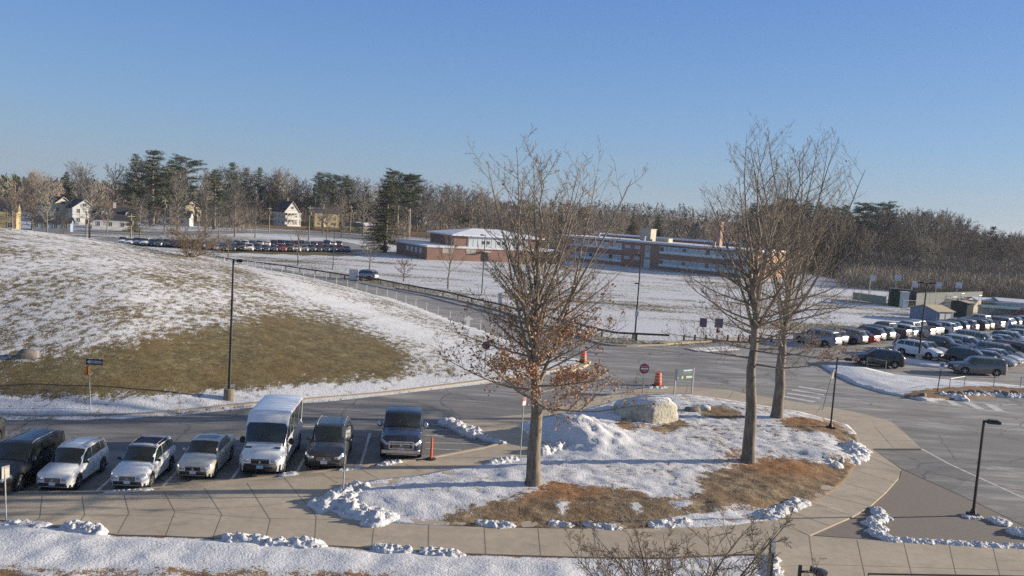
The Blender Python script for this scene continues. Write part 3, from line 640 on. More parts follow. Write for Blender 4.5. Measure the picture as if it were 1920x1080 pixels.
snow_pile([(640, 882), (672, 877)], .25, .12, 'little snow line on the kerb beside the grey suv', 28, chunks=12)
snow_pile([(715, 872), (745, 866)], .3, .14, 'snow streak on the kerb in front of the pickup', 29, chunks=14)
snow_pile([(1218, 727), (1245, 727)], .35, .15, 'snow smear around the foot of the orange barrel', 30, chunks=10)
# ================================================================ VEHICLES
def lerp(a, b, t): return a + (b - a) * t
def interp(pts, x):
    if x <= pts[0][0]: return pts[0][1]
    for (x0, y0), (x1, y1) in zip(pts, pts[1:]):
        if x <= x1: return lerp(y0, y1, (x - x0) / (x1 - x0 + 1e-9))
    return pts[-1][1]
# L W H wheel_r front_axle rear_axle | top profile (x from rear to front) | belt | roof half width ratio
KINDS = {
 'suv':   dict(L=4.55, W=1.86, H=1.68, wr=.355, fa=.87, ra=.93, gc=.22, top=[(-2.27, .98), (-2.2, 1.08), (-1.82, 1.58), (-1.3, 1.66), (.1, 1.68), (.35, 1.62), (1.12, 1.10), (1.5, 1.05), (2.05, .92), (2.27, .74)], belt=[(-2.3, 1.12), (-1.5, 1.10), (1.0, 1.0), (2.3, .82)], rw=.70, side=[(-1.95, -1.22), (-1.16, -.22), (-.16, .78)], ws=(.36, 1.10), rg=(-2.17, -1.86), clad=1, rails=1),
 'bigsuv':dict(L=5.55, W=2.04, H=1.93, wr=.42, fa=1.0, ra=1.22, gc=.26, top=[(-2.77, 1.05), (-2.74, 1.2), (-2.5, 1.84), (-2.0, 1.92), (.2, 1.93), (.5, 1.86), (1.15, 1.28), (1.5, 1.24), (2.45, 1.14), (2.77, .95)], belt=[(-2.8, 1.26), (1.0, 1.20), (2.8, 1.0)], rw=.76, side=[(-2.55, -1.35), (-1.27, -.25), (-.18, .88)], ws=(.52, 1.12), rg=(-2.73, -2.52), rails=1),
 'van':   dict(L=5.98, W=2.06, H=2.55, wr=.36, fa=1.0, ra=1.05, gc=.25, top=[(-2.99, 2.3), (-2.96, 2.48), (-2.7, 2.54), (.9, 2.56), (1.25, 2.44), (1.55, 2.2), (2.12, 1.36), (2.35, 1.27), (2.8, 1.06), (2.99, .85)], belt=[(-3, 1.26), (1.4, 1.24), (2.0, 1.12), (3, .95)], rw=.86, side=[(-2.85, -1.55), (-1.45, -.2), (-.08, .72), (.82, 1.55)], ws=(1.58, 2.10), rg=None),
 'sedan': dict(L=4.87, W=1.79, H=1.45, wr=.33, fa=.95, ra=1.05, gc=.2, top=[(-2.43, .92), (-2.38, 1.02), (-1.75, 1.06), (-.98, 1.38), (-.6, 1.44), (.25, 1.45), (.5, 1.40), (1.2, 1.0), (1.6, .95), (2.2, .82), (2.43, .66)], belt=[(-2.4, 1.0), (-1.0, .98), (1.1, .93), (2.4, .75)], rw=.70, side=[(-1.3, -.22), (-.16, .8)], ws=(.5, 1.18), rg=(-1.72, -1.0)),
 'hatch': dict(L=4.15, W=1.75, H=1.50, wr=.32, fa=.85, ra=.75, gc=.2, top=[(-2.07, .92), (-2.0, 1.0), (-1.62, 1.38), (-1.1, 1.48), (.15, 1.5), (.4, 1.44), (1.08, 1.04), (1.4, .98), (1.9, .85), (2.07, .68)], belt=[(-2.1, 1.0), (1.0, .94), (2.1, .78)], rw=.70, side=[(-1.62, -.22), (-.16, .75)], ws=(.4, 1.06), rg=(-1.97, -1.65)),
 'minivan':dict(L=5.1, W=1.98, H=1.76, wr=.345, fa=.95, ra=1.08, gc=.18, top=[(-2.55, .98), (-2.48, 1.1), (-2.2, 1.66), (-1.8, 1.75), (.3, 1.76), (.6, 1.68), (1.62, 1.10), (1.9, 1.02), (2.35, .88), (2.55, .7)], belt=[(-2.6, 1.1), (1.3, 1.02), (2.6, .8)], rw=.74, side=[(-2.3, -1.3), (-1.22, -.1), (-.02, 1.05)], ws=(.64, 1.58), rg=(-2.46, -2.22), rails=1),
 'pickup':dict(L=5.9, W=2.05, H=1.95, wr=.41, fa=1.05, ra=1.15, gc=.33, top=[(-2.95, 1.22), (-2.92, 1.30), (-1.12, 1.32), (-1.06, 1.36), (-.82, 1.86), (-.5, 1.94), (.55, 1.95), (.8, 1.88), (1.42, 1.36), (1.8, 1.33), (2.6, 1.24), (2.95, 1.0)], belt=[(-3, 1.26), (1.3, 1.27), (2.95, 1.06)], rw=.76, side=[(-.80, -.02), (.05, 1.02)], ws=(.82, 1.40), rg=(-1.05, -.84), bed=1),
}
NR = 9
def ring(K, x, front_round=True):
    L2 = K['L'] / 2; W2_ = K['W'] / 2; zt = interp(K['top'], x); zb = min(interp(K['belt'], x), zt - .015)
    e = L2 - abs(x); k = 1.0
    if e < .42: k = 1 - .26 * (1 - e / .42) ** 2.2
    w_ = W2_ * k; gc = K['gc'] + (.10 * (1 - e / .3) if e < .3 else 0)
    g = max(0, min(1, (zt - zb - .02) / max(.1, K['H'] - zb - .15)))
    rw = lerp(w_ * .90, W2_ * K['rw'] / .88 * (k if g < .5 else 1), g) if g > 0 else w_ * .90
    rw = min(rw, w_ * .96)
    sill = gc
    for ax in (L2 - K['fa'], -L2 + K['ra']):
        d = abs(x - ax); ar = K['wr'] + .055
        if d < ar: sill = max(sill, K['wr'] + math.sqrt(ar * ar - d * d))
    mid = max(lerp(gc, zb, .5), sill + .03); sh = max(zb - .10, mid + .02)
    return [(0, gc), (w_ * .72, gc), (w_ * .72, max(gc, sill - .01)), (w_ * .965, sill), (w_ * 1.0, mid), (w_ * .985, sh), (w_ * .93, zb), (rw, lerp(zb + .01, zt - .055, g) if g > .02 else zt - .012), (rw * .86, zt - .012 * g - .004), (0, zt + .012)]
def S(K, x, v, side):
    r = ring(K, x); i = min(int(v), len(r) - 2); t = v - i
    return Vector((x, side * lerp(r[i][0], r[i + 1][0], t), lerp(r[i][1], r[i + 1][1], t)))
def patch(mb, K, xs, vs_, side, off=.008, m=None):
    """a panel lying just proud of the body shell; vs_ may run over the roof to the other side (negative = other side)"""
    grid = []
    for x in xs:
        row = []
        for v in vs_:
            sd, vv = (side, v) if v >= 0 else (-side, -v)
            p = S(K, x, vv, sd); px_ = S(K, x + .02, vv, sd); e = .05
            q = S(K, x, vv - e if vv + e > 9 else vv + e, sd); sg = -1 if vv + e > 9 else 1
            n = (px_ - p).cross((q - p) * sg)
            if n.length < 1e-9: n = Vector((0, sd, .3))
            n.normalize(); c = Vector((x * .6, 0, .7))
            if n.dot(p - c) < 0: n = -n
            row.append(p + n * off)
        grid.append(row)
    nx, nv = len(xs), len(vs_); b = [p for r in grid for p in r]
    mb.add(b, [(i * nv + j, (i + 1) * nv + j, (i + 1) * nv + j + 1, i * nv + j + 1) for i in range(nx - 1) for j in range(nv - 1)], m)
def stations(K):
    L2 = K['L'] / 2; xs = {-L2, -L2 + .05, -L2 + .14, -L2 + .28, -L2 + .42, L2, L2 - .05, L2 - .14, L2 - .28, L2 - .42}
    for x, _ in K['top']: xs.add(x)
    for ax in (L2 - K['fa'], -L2 + K['ra']):
        ar = K['wr'] + .055
        for k in range(9): xs.add(ax - ar * math.cos(math.pi * k / 8))
        xs.add(ax - ar - .01); xs.add(ax + ar + .01)
    x = -L2
    while x < L2: xs.add(round(x, 2)); x += .35
    xs = sorted(xs); out = [xs[0]]
    for x in xs[1:]:
        if x - out[-1] > .006: out.append(x)
    return [x for x in out if -L2 <= x <= L2]
def fr(a, b, n): return [lerp(a, b, i / n) for i in range(n + 1)]
VCACHE = {}
def vehicle_meshes(kind, detail):
    key = (kind, detail)
    if key in VCACHE: return VCACHE[key]
    K = KINDS[kind]; L2 = K['L'] / 2; out = []
    b = MB(); xs = stations(K); n = NR + 1; vs = []
    full = 2 * NR
    for x in xs:
        r = ring(K, x); pts = [(y, z) for y, z in r] + [(-y, z) for y, z in r[-2:0:-1]]
        vs += [(x, y, z) for y, z in pts]
    m = len(pts)
    fs = [(i * m + j, (i + 1) * m + j, (i + 1) * m + (j + 1) % m, i * m + (j + 1) % m) for i in range(len(xs) - 1) for j in range(m)]
    fs += [tuple(range(m - 1, -1, -1))[::-1], tuple((len(xs) - 1) * m + j for j in range(m))[::-1]]
    b.add(vs, fs)
    me = b.mesh('body', None, True); bm = bmesh.new(); bm.from_mesh(me); bmesh.ops.recalc_face_normals(bm, faces=bm.faces)
    for f in bm.faces:
        if len(f.verts) > 4: f.smooth = False
    bm.to_mesh(me); bm.free(); me.set_sharp_from_angle(angle=R(38)); out.append(('body', me, 'PAINT'))
    def add(name, mb, mat, smooth=True):
        out.append((name, mb.mesh(name, mat, smooth), None))
    # glass
    g = MB(); a, c = K['ws']; patch(g, K, fr(a, c, 4), [7.2, 8, 9, -8, -7.2], 1, .010); add('windshield', g, M_glass)
    if K['rg']:
        g = MB(); a, c = K['rg']; patch(g, K, fr(a, c, 3), [7.3, 8, 9, -8, -7.3], 1, .010); add('rear_window', g, M_glass)
    else:
        g = MB(); g.box((-L2 - .004, 0, K['H'] * .68), (.012, K['W'] * .62, K['H'] * .2)); add('rear_window', g, M_glass)
    for sd in (1, -1):
        g = MB()
        for a, c in K['side']: patch(g, K, fr(a, c, 3), [6.14, 6.5, 6.93], sd, .010)
        add('side_window', g, M_glass)
    # lights, grille, bumpers
    fx = L2 + .006; W_ = K['W']; hz = interp(K['top'], L2 - .1)
    hl = {'suv': .62, 'bigsuv': .78, 'van': .74, 'sedan': .60, 'hatch': .62, 'minivan': .62, 'pickup': .86}[kind]
    for sd in (1, -1):
        g = MB(); patch(g, K, fr(L2 - .30, L2 - .005, 4), [5.0, 5.5, 6.0], sd, .012)
        g.box((fx, sd * W_ * .31, hl + .06), (.015, W_ * .12, .13)); add('headlight', g, M_lens)
        g = MB(); patch(g, K, fr(-L2 + .005, -L2 + .20, 3), [4.6, 5.5, 6.3], sd, .012)
        g.box((-fx, sd * W_ * .32, hl + .18), (.015, W_ * .10, .16)); add('taillight', g, M_tail)
    g = MB(); gw = {'van': .40, 'bigsuv': .46, 'pickup': .46}.get(kind, .40); gz = hl - .0; gh_ = {'van': .26, 'bigsuv': .34, 'pickup': .30}.get(kind, .20)
    g.box((fx, 0, gz), (.02, W_ * gw, gh_)); g.box((fx, 0, gz - gh_ / 2 - .13), (.02, W_ * .56, .09)); add('grille', g, M_dark, False)
    if detail:
        g = MB()
        nb = 4 if kind in ('bigsuv', 'pickup', 'suv') else 2
        for k in range(nb): g.box((fx + .012, 0, gz - gh_ * .36 + gh_ * .72 * k / max(1, nb - 1)), (.012, W_ * gw * .92, .016))
        g.lathe([(.0, 0), (.055, 0), (.055, .02), (0, .02)], 12, axis='x', c=(fx + .01, 0, gz)); 
        if kind == 'van':
            for sd in (1, -1): h_ = MB(); p = S(K, 2.42, 8.1, sd); h_.box(p + Vector((0, sd * -.05, .012)), (.10, .30, .02), 0, None, 0, R(12)); add('hood_vent', h_, M_dark, False)
        if kind == 'pickup':
            for z_ in (-.17, .17): g.box((fx + .014, 0, gz + z_), (.03, W_ * .56, .05))
            for y_ in (-.28, .28): g.box((fx + .014, W_ * y_, gz), (.03, .05, .38))
        add('grille_trim', g, M_chrome, False)
        g = MB()
        for sd in (1, -1):
            for a in [c + .05 for _, c in K['side']][:-1] + [K['side'][0][0] + .17, K['side'][-1][1] + .17]:
                g = MB(); patch(g, K, [a - .012, a + .012], [4.05, 4.6, 5.2, 5.95], sd, .003); add('door_seam', g, M_dark)
        g = MB()
        patch(g, K, [K['ws'][1] + .03, K['ws'][1] + .06], [7.0, 8, 9, -8, -7.0], 1, .004)
        add('bonnet_seam', g, M_dark)
        for sd in (1, -1):
            for (a, c) in K['side'][-2:]: g = MB(); p = S(K, a + .12, 5.3, sd); g.box(p + Vector((0, sd * .015, 0)), (.16, .03, .03)); add('door_handle', g, M_dark if kind == 'van' else M_chrome, False)
        g = MB()
        for sd in (1, -1): g.tube([S(K, K['ws'][1] - .02, 8.6, sd) + Vector((.03, 0, .015)), S(K, (K['ws'][0] + K['ws'][1]) / 2, 8.9, sd) + Vector((.05, sd * -.0, .03))], .008, 5)
        add('wiper', g, M_dark)
    g = MB(); g.box((fx, 0, hl - gh_ / 2 - .05 if kind != 'van' else .52), (.022, .31, .15)); add('licence_plate', g, M_platb if kind == 'van' else M_plate, False)
    g = MB(); g.box((-fx, 0, hl + .05), (.02, .31, .15)); add('licence_plate', g, M_platb if kind == 'van' else M_plate, False)
    g = MB(); vb = 3.95 if kind == 'van' else 3.5; patch(g, K, fr(L2 - .6, L2, 4), [2.2, 3, vb], 1, .004); patch(g, K, fr(L2 - .6, L2, 4), [2.2, 3, vb], -1, .004)
    g.box((fx - .004, 0, K['gc'] + (.24 if kind == 'van' else .20)), (.012, W_ * .72, .34 if kind == 'van' else .16)); add('bumper', g, M_dark)
    g = MB(); g.box((-fx + .004, 0, K['gc'] + .22), (.012, W_ * .70, .2)); add('bumper', g, M_dark)
    if K.get('clad') or kind == 'van':
        for sd in (1, -1):
            g = MB(); patch(g, K, [x for x in xs if abs(x) < L2 - .1], [3.0, 3.22], sd, .006)
            add('lower_cladding', g, M_dark)
    if K.get('rails'):
        for sd in (1, -1):
            g = MB(); x0, x1 = K['side'][0][0] + .25, K['ws'][0] - .15
            g.tube([S(K, x, 8.0, sd) + Vector((0, 0, .005 if i in (0, 8) else .055)) for i, x in enumerate(fr(x0, x1, 8))], .022, 6); add('roof_rail', g, M_galv)
    for sd in (1, -1):
        g = MB(); mx = K['side'][-1][1] - .02; mz = interp(K['belt'], mx) + .09; s = 1.5 if kind in ('van', 'pickup', 'bigsuv') else 1.0
        y = sd * (W_ / 2 + .08 * s)
        g.lathe([(.0, -.05 * s), (.06 * s, -.045 * s), (.095 * s, 0), (.07 * s, .045 * s), (0, .05 * s)], 10, axis='x', c=(mx, y, mz + .02))
        g.v[:] = [(x_, y + (y_ - y) * (1.0), mz + (z_ - mz) * (.75 if s == 1 else 1.15)) for x_, y_, z_ in g.v]
        g.box((mx, sd * (W_ / 2 - .02), mz - .02), (.05, .14, .04)); add('mirror', g, 'MIRROR')
    # wheels
    for ax in (L2 - K['fa'], -L2 + K['ra']):
        for sd in (1, -1):
            wr = K['wr']; tw = .22; cy = sd * (W_ / 2 - tw / 2 - .012)
            g = MB(); g.lathe([(wr * .62, -tw / 2), (wr * .93, -tw / 2), (wr, -tw / 2 + .03), (wr, tw / 2 - .03), (wr * .93, tw / 2), (wr * .62, tw / 2)], 24, axis='y', c=(ax, cy, wr))
            rim = MB(); yo = cy + sd * (tw / 2 - .02)
            rim.lathe([(0, -.01), (wr * .63, -.01), (wr * .66, .012), (wr * .58, .012)] if sd > 0 else [(wr * .58, -.012), (wr * .66, -.012), (wr * .63, .01), (0, .01)], 20, axis='y', c=(ax, yo, wr), m=M_rimd)
            for k in range(5):
                an = k * math.pi * 2 / 5 + .3; c = Vector((ax + math.cos(an) * wr * .32, yo + sd * .014, wr + math.sin(an) * wr * .32))
                rim.box(c, (wr * .60, .016, wr * .16), 0, M_rim, 0, -an)
            rim.lathe([(0, -.012), (wr * .14, -.012), (wr * .14, .012), (0, .012)], 10, axis='y', c=(ax, yo + sd * .02, wr), m=M_rim)
            out.append(('wheel', g.mesh('tyre', M_rubber, True, R(30)), ('rim', rim.mesh('rim', None, False))))
    if K.get('bed'):
        g = MB(); g.box((-L2 + .98, 0, 1.325), (1.72, W_ * .80, .02)); add('truck_bed', g, M_dark, False)
    VCACHE[key] = out; return out
def vehicle(kind, name, loc, heading, col, label, cat, group=None, detail=False, metal=.2, roof=None, mirror=None, rimdark=False):
    """heading = direction of the nose"""
    o = empty(name, loc, math.atan2(heading[1], heading[0]), label, cat, group)
    pm = paint('paint_%02d_%02d_%02d_%d' % (*[int(c * 100) for c in col], int(metal * 10)), col, metal)
    for nm, me, extra in vehicle_meshes(kind, detail):
        c = bpy.data.objects.new(nm, me); COL.objects.link(c); c.parent = o
        if extra == 'PAINT':
            if not me.materials: me.materials.append(pm)
            c.material_slots[0].link = 'OBJECT'; c.material_slots[0].material = pm
        elif isinstance(extra, tuple):
            r = bpy.data.objects.new('rim', extra[1]); COL.objects.link(r); r.parent = c
        elif nm == 'mirror':
            c.material_slots[0].link = 'OBJECT'; c.material_slots[0].material = mirror or pm
    if roof:
        K = KINDS[kind]; g = MB(); patch(g, K, fr(K['side'][0][0] + .1, K['ws'][0] - .03, 6), [7.05, 8, 9, -8, -7.05], 1, .007); g.build('roof_panel', roof, o, smooth=True)
    return o
# fix string material for mirrors
_old_mesh = MB.mesh
def _mesh(self, name, m=None, smooth=False, sharp=None):
    return _old_mesh(self, name, M_dark if isinstance(m, str) else m, smooth, sharp)
MB.mesh = _mesh
near = [
 ('bigsuv', 'parked_suv', (38, 925), (.02, -1), (.012, .013, .015), 'long black suv with silver roof rails, at the left edge of the picture', dict(metal=.3, size=.90, narrow=.90)),
 ('suv', 'parked_suv', (148, 917), (.05, -1), (.80, .80, .78), 'white compact suv with a white roof, beside the black suv', dict(mirror=M_dark, size=.89, narrow=.90)),
 ('suv', 'parked_suv', (285, 914), (.06, -1), (.82, .82, .81), 'white compact suv with a contrasting black roof', dict(roof=M_dark, mirror=M_dark, size=.91, narrow=.90)),
 ('sedan', 'parked_sedan', (405, 894), (.07, -1), (.66, .62, .52), 'cream coloured sedan with a dark sunroof, left of the white van', dict(size=.96, narrow=.90)),
 ('van', 'passenger_van', (535, 886), (.09, -1), (.80, .81, .83), 'tall white passenger van with a light blue licence plate', dict(mirror=M_dark, narrow=.94)),
 ('suv', 'parked_suv', (648, 876), (.10, -1), (.085, .08, .078), 'dark grey suv parked between the white van and the pickup', dict(metal=.5)),
 ('pickup', 'pickup_truck', (790, 857), (.11, -1), (.035, .045, .075), 'dark blue pickup truck with a chrome grille beside the orange delineator', dict(metal=.5, mirror=M_chrome)),
]
for kind, nm, wp, hd, col, lab, kw in near:
    K = KINDS[kind]; h = Vector((hd[0], hd[1], 0)).normalized(); left = Vector((-h.y, h.x, 0))
    sc_ = kw.pop('size', 1.0); wx = kw.pop('narrow', 1.0)
    c = P(*wp) - left * (K['W'] / 2 - .02) * sc_ * wx - h * (K['L'] / 2 - K['fa']) * sc_ * wx; c.z = .002
    cat = {'van': 'van', 'pickup': 'pickup truck', 'sedan': 'sedan'}.get(kind, 'suv')
    o = vehicle(kind, nm, c, h, col, lab, cat, 'cars parked along the sidewalk', True, **kw)
    o.scale = (sc_ * wx, sc_ * wx, sc_)
    if kind == 'sedan':
        g = MB(); patch(g, K, fr(-.35, .2, 3), [8.15, 9, -8.15], 1, .010); g.build('sunroof', M_glass, o, smooth=True)
    if kind == 'pickup':
        g = MB(); g.box((K['L'] / 2 + .04, 0, .56), (.10, K['W'] * .90, .16)); g.box((K['L'] / 2 + .016, 0, .92), (.02, K['W'] * .56, .04)); g.build('front_bumper', M_chrome, o)
    if kind == 'suv' and col[0] < .2:
        pass
# edge of one more car at the far left
vehicle('suv', 'parked_suv', P(-78, 850) + Vector((0, 0, .002)), (.02, -1), (.02, .02, .022), 'black car cut off by the left picture edge', 'suv', 'cars parked along the sidewalk')
g = P(684, 524.5); vehicle('suv', 'driving_suv', (g.x, g.y, .002), (-.93, .36), (.30, .31, .33), 'silver suv driving along the service road by the guardrail', 'suv', None, metal=.6)
g = P(1645, 686); vehicle('suv', 'driving_suv', (g.x, g.y, .002), (-.97, .22), (.018, .02, .022), 'black suv driving near the entrance of the right car park', 'suv', None, metal=.3)
g = P(1831, 702); vehicle('bigsuv', 'driving_suv', (g.x, g.y, .002), (-1, .03), (.16, .16, .155), 'grey suv on the lane beside the planted verge', 'suv', None, metal=.6).scale = (.88,) * 3
# ---- right car park rows
rnd = random.Random(11)
PAL = [((.80, .80, .80), 'white'), ((.02, .02, .022), 'black'), ((.42, .43, .45), 'silver'), ((.12, .12, .125), 'grey'), ((.40, .03, .02), 'red'), ((.03, .05, .12), 'dark blue'), ((.52, .51, .48), 'pale grey'), ((.06, .09, .07), 'dark green'), ((.16, .04, .035), 'maroon'), ((.05, .05, .055), 'charcoal')]
WTS = [7, 8, 6, 6, 2, 3, 3, 1, 1, 4]
VK = [('suv', 'suv'), ('sedan', 'sedan'), ('hatch', 'hatchback'), ('minivan', 'minivan'), ('bigsuv', 'large suv'), ('pickup', 'pickup')]
VW = [9, 7, 3, 2, 1, 1]
ORD = ['first', 'second', 'third', 'fourth', 'fifth', 'sixth', 'seventh', 'eighth', 'ninth', 'tenth', 'eleventh', 'twelfth', 'thirteenth', 'fourteenth', 'fifteenth', 'sixteenth', 'seventeenth', 'eighteenth', 'nineteenth', 'twentieth'] 
ORD += ['twenty-' + o for o in ORD[:9]] + ['thirtieth'] + ['thirty-' + o for o in ORD[:9]] + ['fortieth'] + ['forty-' + o for o in ORD[:9]] + ['fiftieth']
a_ = Vector((.767, .642, 0)).normalized(); n_ = Vector((-a_.y, a_.x, 0))
def row(start, count, heading, where, group, forced={}, step=2.72, along=a_, gap=.03):
    cnt = 0
    for k in range(count):
        kd, kn = rnd.choices(VK, VW)[0]; col, cn = rnd.choices(PAL, WTS)[0]
        if k in forced: kd, kn, col, cn = forced[k]
        p = start + along * (step * k + rnd.uniform(-.12, .12)) + heading * rnd.uniform(-.55, .55)
        if rnd.random() < gap: continue
        q = PR(p + Vector((0, 0, .8)))
        if q[0] > 1975 or q[0] < -60: continue
        h = heading.copy(); h.rotate(Matrix.Rotation(rnd.uniform(-.055, .055), 3, 'Z'))
        vehicle(kd, 'parked_car', (p.x, p.y, .012), h, col, '%s %s, %s from the left in %s' % (cn, kn, ORD[cnt], where), kn.split()[-1], group, metal=.3 if cn not in ('white', 'black') else 0); cnt += 1
pB = P(1566, 652) + n_ * 2.3
row(pB, 46, n_, 'the back row of the right car park', 'cars in the back row of the right car park',
    {0: ('minivan', 'minivan', (.3, .31, .33), 'silver'), 1: ('suv', 'suv', (.16, .16, .16), 'grey'), 3: ('sedan', 'sedan', (.34, .03, .02), 'red'), 2: ('suv', 'suv', (.3, .31, .33), 'silver'), 4: ('suv', 'suv', (.05, .05, .05), 'charcoal'), 5: ('suv', 'suv', (.25, .25, .25), 'grey')})
pC = P(1722, 669)
row(pC, 26, -n_, 'the middle row of the right car park', 'cars in the middle row of the right car park', {0: ('suv', 'suv', (.80, .81, .82), 'white'), 1: ('sedan', 'sedan', (.45, .45, .46), 'pale grey'), 2: ('pickup', 'pickup', (.02, .02, .025), 'black')})
row(pC - n_ * 5.3 + a_ * .3, 26, -n_, 'the front row of the right car park', 'cars in the front row of the right car park', {0: ('suv', 'suv', (.03, .04, .035), 'dark green'), 1: ('sedan', 'sedan', (.3, .31, .33), 'silver'), 2: ('sedan', 'sedan', (.55, .56, .58), 'white'), 3: ('minivan', 'minivan', (.3, .31, .34), 'silver'), 4: ('bigsuv', 'large suv', (.16, .02, .02), 'maroon')})
row(pC - n_ * 22 + a_ * 22, 14, n_, 'the rightmost row of the right car park', 'cars in the rightmost row of the right car park')
# second file of cars behind the back row (far side of the lot)
row(P(1790, 622) + n_ * 13, 30, n_, 'the far side row beyond the shed', 'cars beyond the shed') if False else None
# ---- far left car park
al = Vector((1, .0, 0)); 
p0, p1 = P(232, 458), P(405, 468)
d = (p1 - p0); row(p0, 13, Vector((.25, -1, 0)).normalized(), 'the car row just behind the hill crest', 'cars parked behind the hill', step=d.length / 13, along=d.normalized())
p0, p1 = P(418, 470), P(662, 472)
d = (p1 - p0); row(p0, 17, Vector((.35, -1, 0)).normalized(), 'the near car row of the far lot', 'cars in the near row of the far lot', step=d.length / 17, along=d.normalized())
p0, p1 = P(430, 462), P(645, 463)
d = (p1 - p0); row(p0, 17, Vector((-.35, 1, 0)).normalized(), 'the rear car row of the far lot', 'cars in the rear row of the far lot', step=d.length / 17, along=d.normalized())
# ================================================================ TREES
def rot_about(v, axis, ang):
    q = Matrix.Rotation(ang, 3, axis); return q @ v
class Tree:
    """grows a bare deciduous crown as tapered tubes"""
    def __init__(s, seed): s.r = random.Random(seed); s.trunk = MB(); s.limb = MB(); s.twig = MB(); s.spots = []
    def path(s, p, d, L, n, wob, up, droop=0):
        pts = [p.copy()]; d = d.normalized(); st = L / n
        for i in range(n):
            d = d + Vector((s.r.gauss(0, wob), s.r.gauss(0, wob), s.r.gauss(0, wob) + up / n - droop / n)); d.normalize()
            p = p + d * st; pts.append(p.copy())
        return pts, d
    def branch(s, p, d, L, r, lvl, up=.3, wob=.09, nsub=None, maxlvl=3, minr=.006, leafy=0, droop=0, sides=(7, 5, 4, 3)):
        n = max(3, int(L / (.55 if lvl < 2 else .3))) if lvl < 3 else 3; n = min(n, 12)
        pts, dd = s.path(p, d, L, n, wob, up, droop)
        rads = [max(minr, r * (1 - .86 * (i / n) ** .9)) for i in range(n + 1)]
        (s.limb if lvl <= 1 else s.twig).tube(pts, rads, sides[min(lvl, 3)], cap=False)
        if leafy and lvl >= 2:
            for q in pts[1:]:
                if s.r.random() < leafy: s.spots.append(q)
        if lvl >= maxlvl: return pts
        k = nsub[min(lvl, len(nsub) - 1)] if nsub else 5
        k = max(1, int(k * s.r.uniform(.8, 1.2)))
        for j in range(k):
            t = lerp(.18 if lvl else .15, .98, (j + s.r.random()) / k); i = min(n - 1, int(t * n)); f = t * n - i
            q = pts[i].lerp(pts[i + 1], f); ax = (pts[i + 1] - pts[i]).normalized()
            perp = ax.orthogonal(); perp.rotate(Matrix.Rotation(s.r.random() * 6.283, 3, ax))
            if lvl <= 1 and perp.z < -.2 and s.r.random() < .6: perp.z = -perp.z
            an = s.r.uniform(.5, .95); nd = (ax * math.cos(an) + perp * math.sin(an)).normalized()
            s.branch(q, nd, L * (1 - t * .55) * s.r.uniform(.28, .5), rads[i] * s.r.uniform(.42, .6), lvl + 1, up * .8, wob * 1.15, nsub, maxlvl, minr, leafy, droop, sides)
        return pts
def leaves_mesh(spots, rnd, per, size, spread):
    b = MB()
    for p in spots:
        for _ in range(per):
            c = p + Vector((rnd.gauss(0, spread), rnd.gauss(0, spread), rnd.gauss(0, spread) - spread * .5)); s = size * rnd.uniform(.6, 1.3)
            a = Vector((rnd.gauss(0, 1), rnd.gauss(0, 1), rnd.gauss(0, .8))).normalized(); e = a.orthogonal(); e.rotate(Matrix.Rotation(rnd.random() * 6.28, 3, a)); n = a.cross(e)
            b.add([c - a * s, c + e * s * .45 + n * s * .2, c + a * s, c - e * s * .45 + n * s * .15], [(0, 1, 2), (0, 2, 3)])
    return b
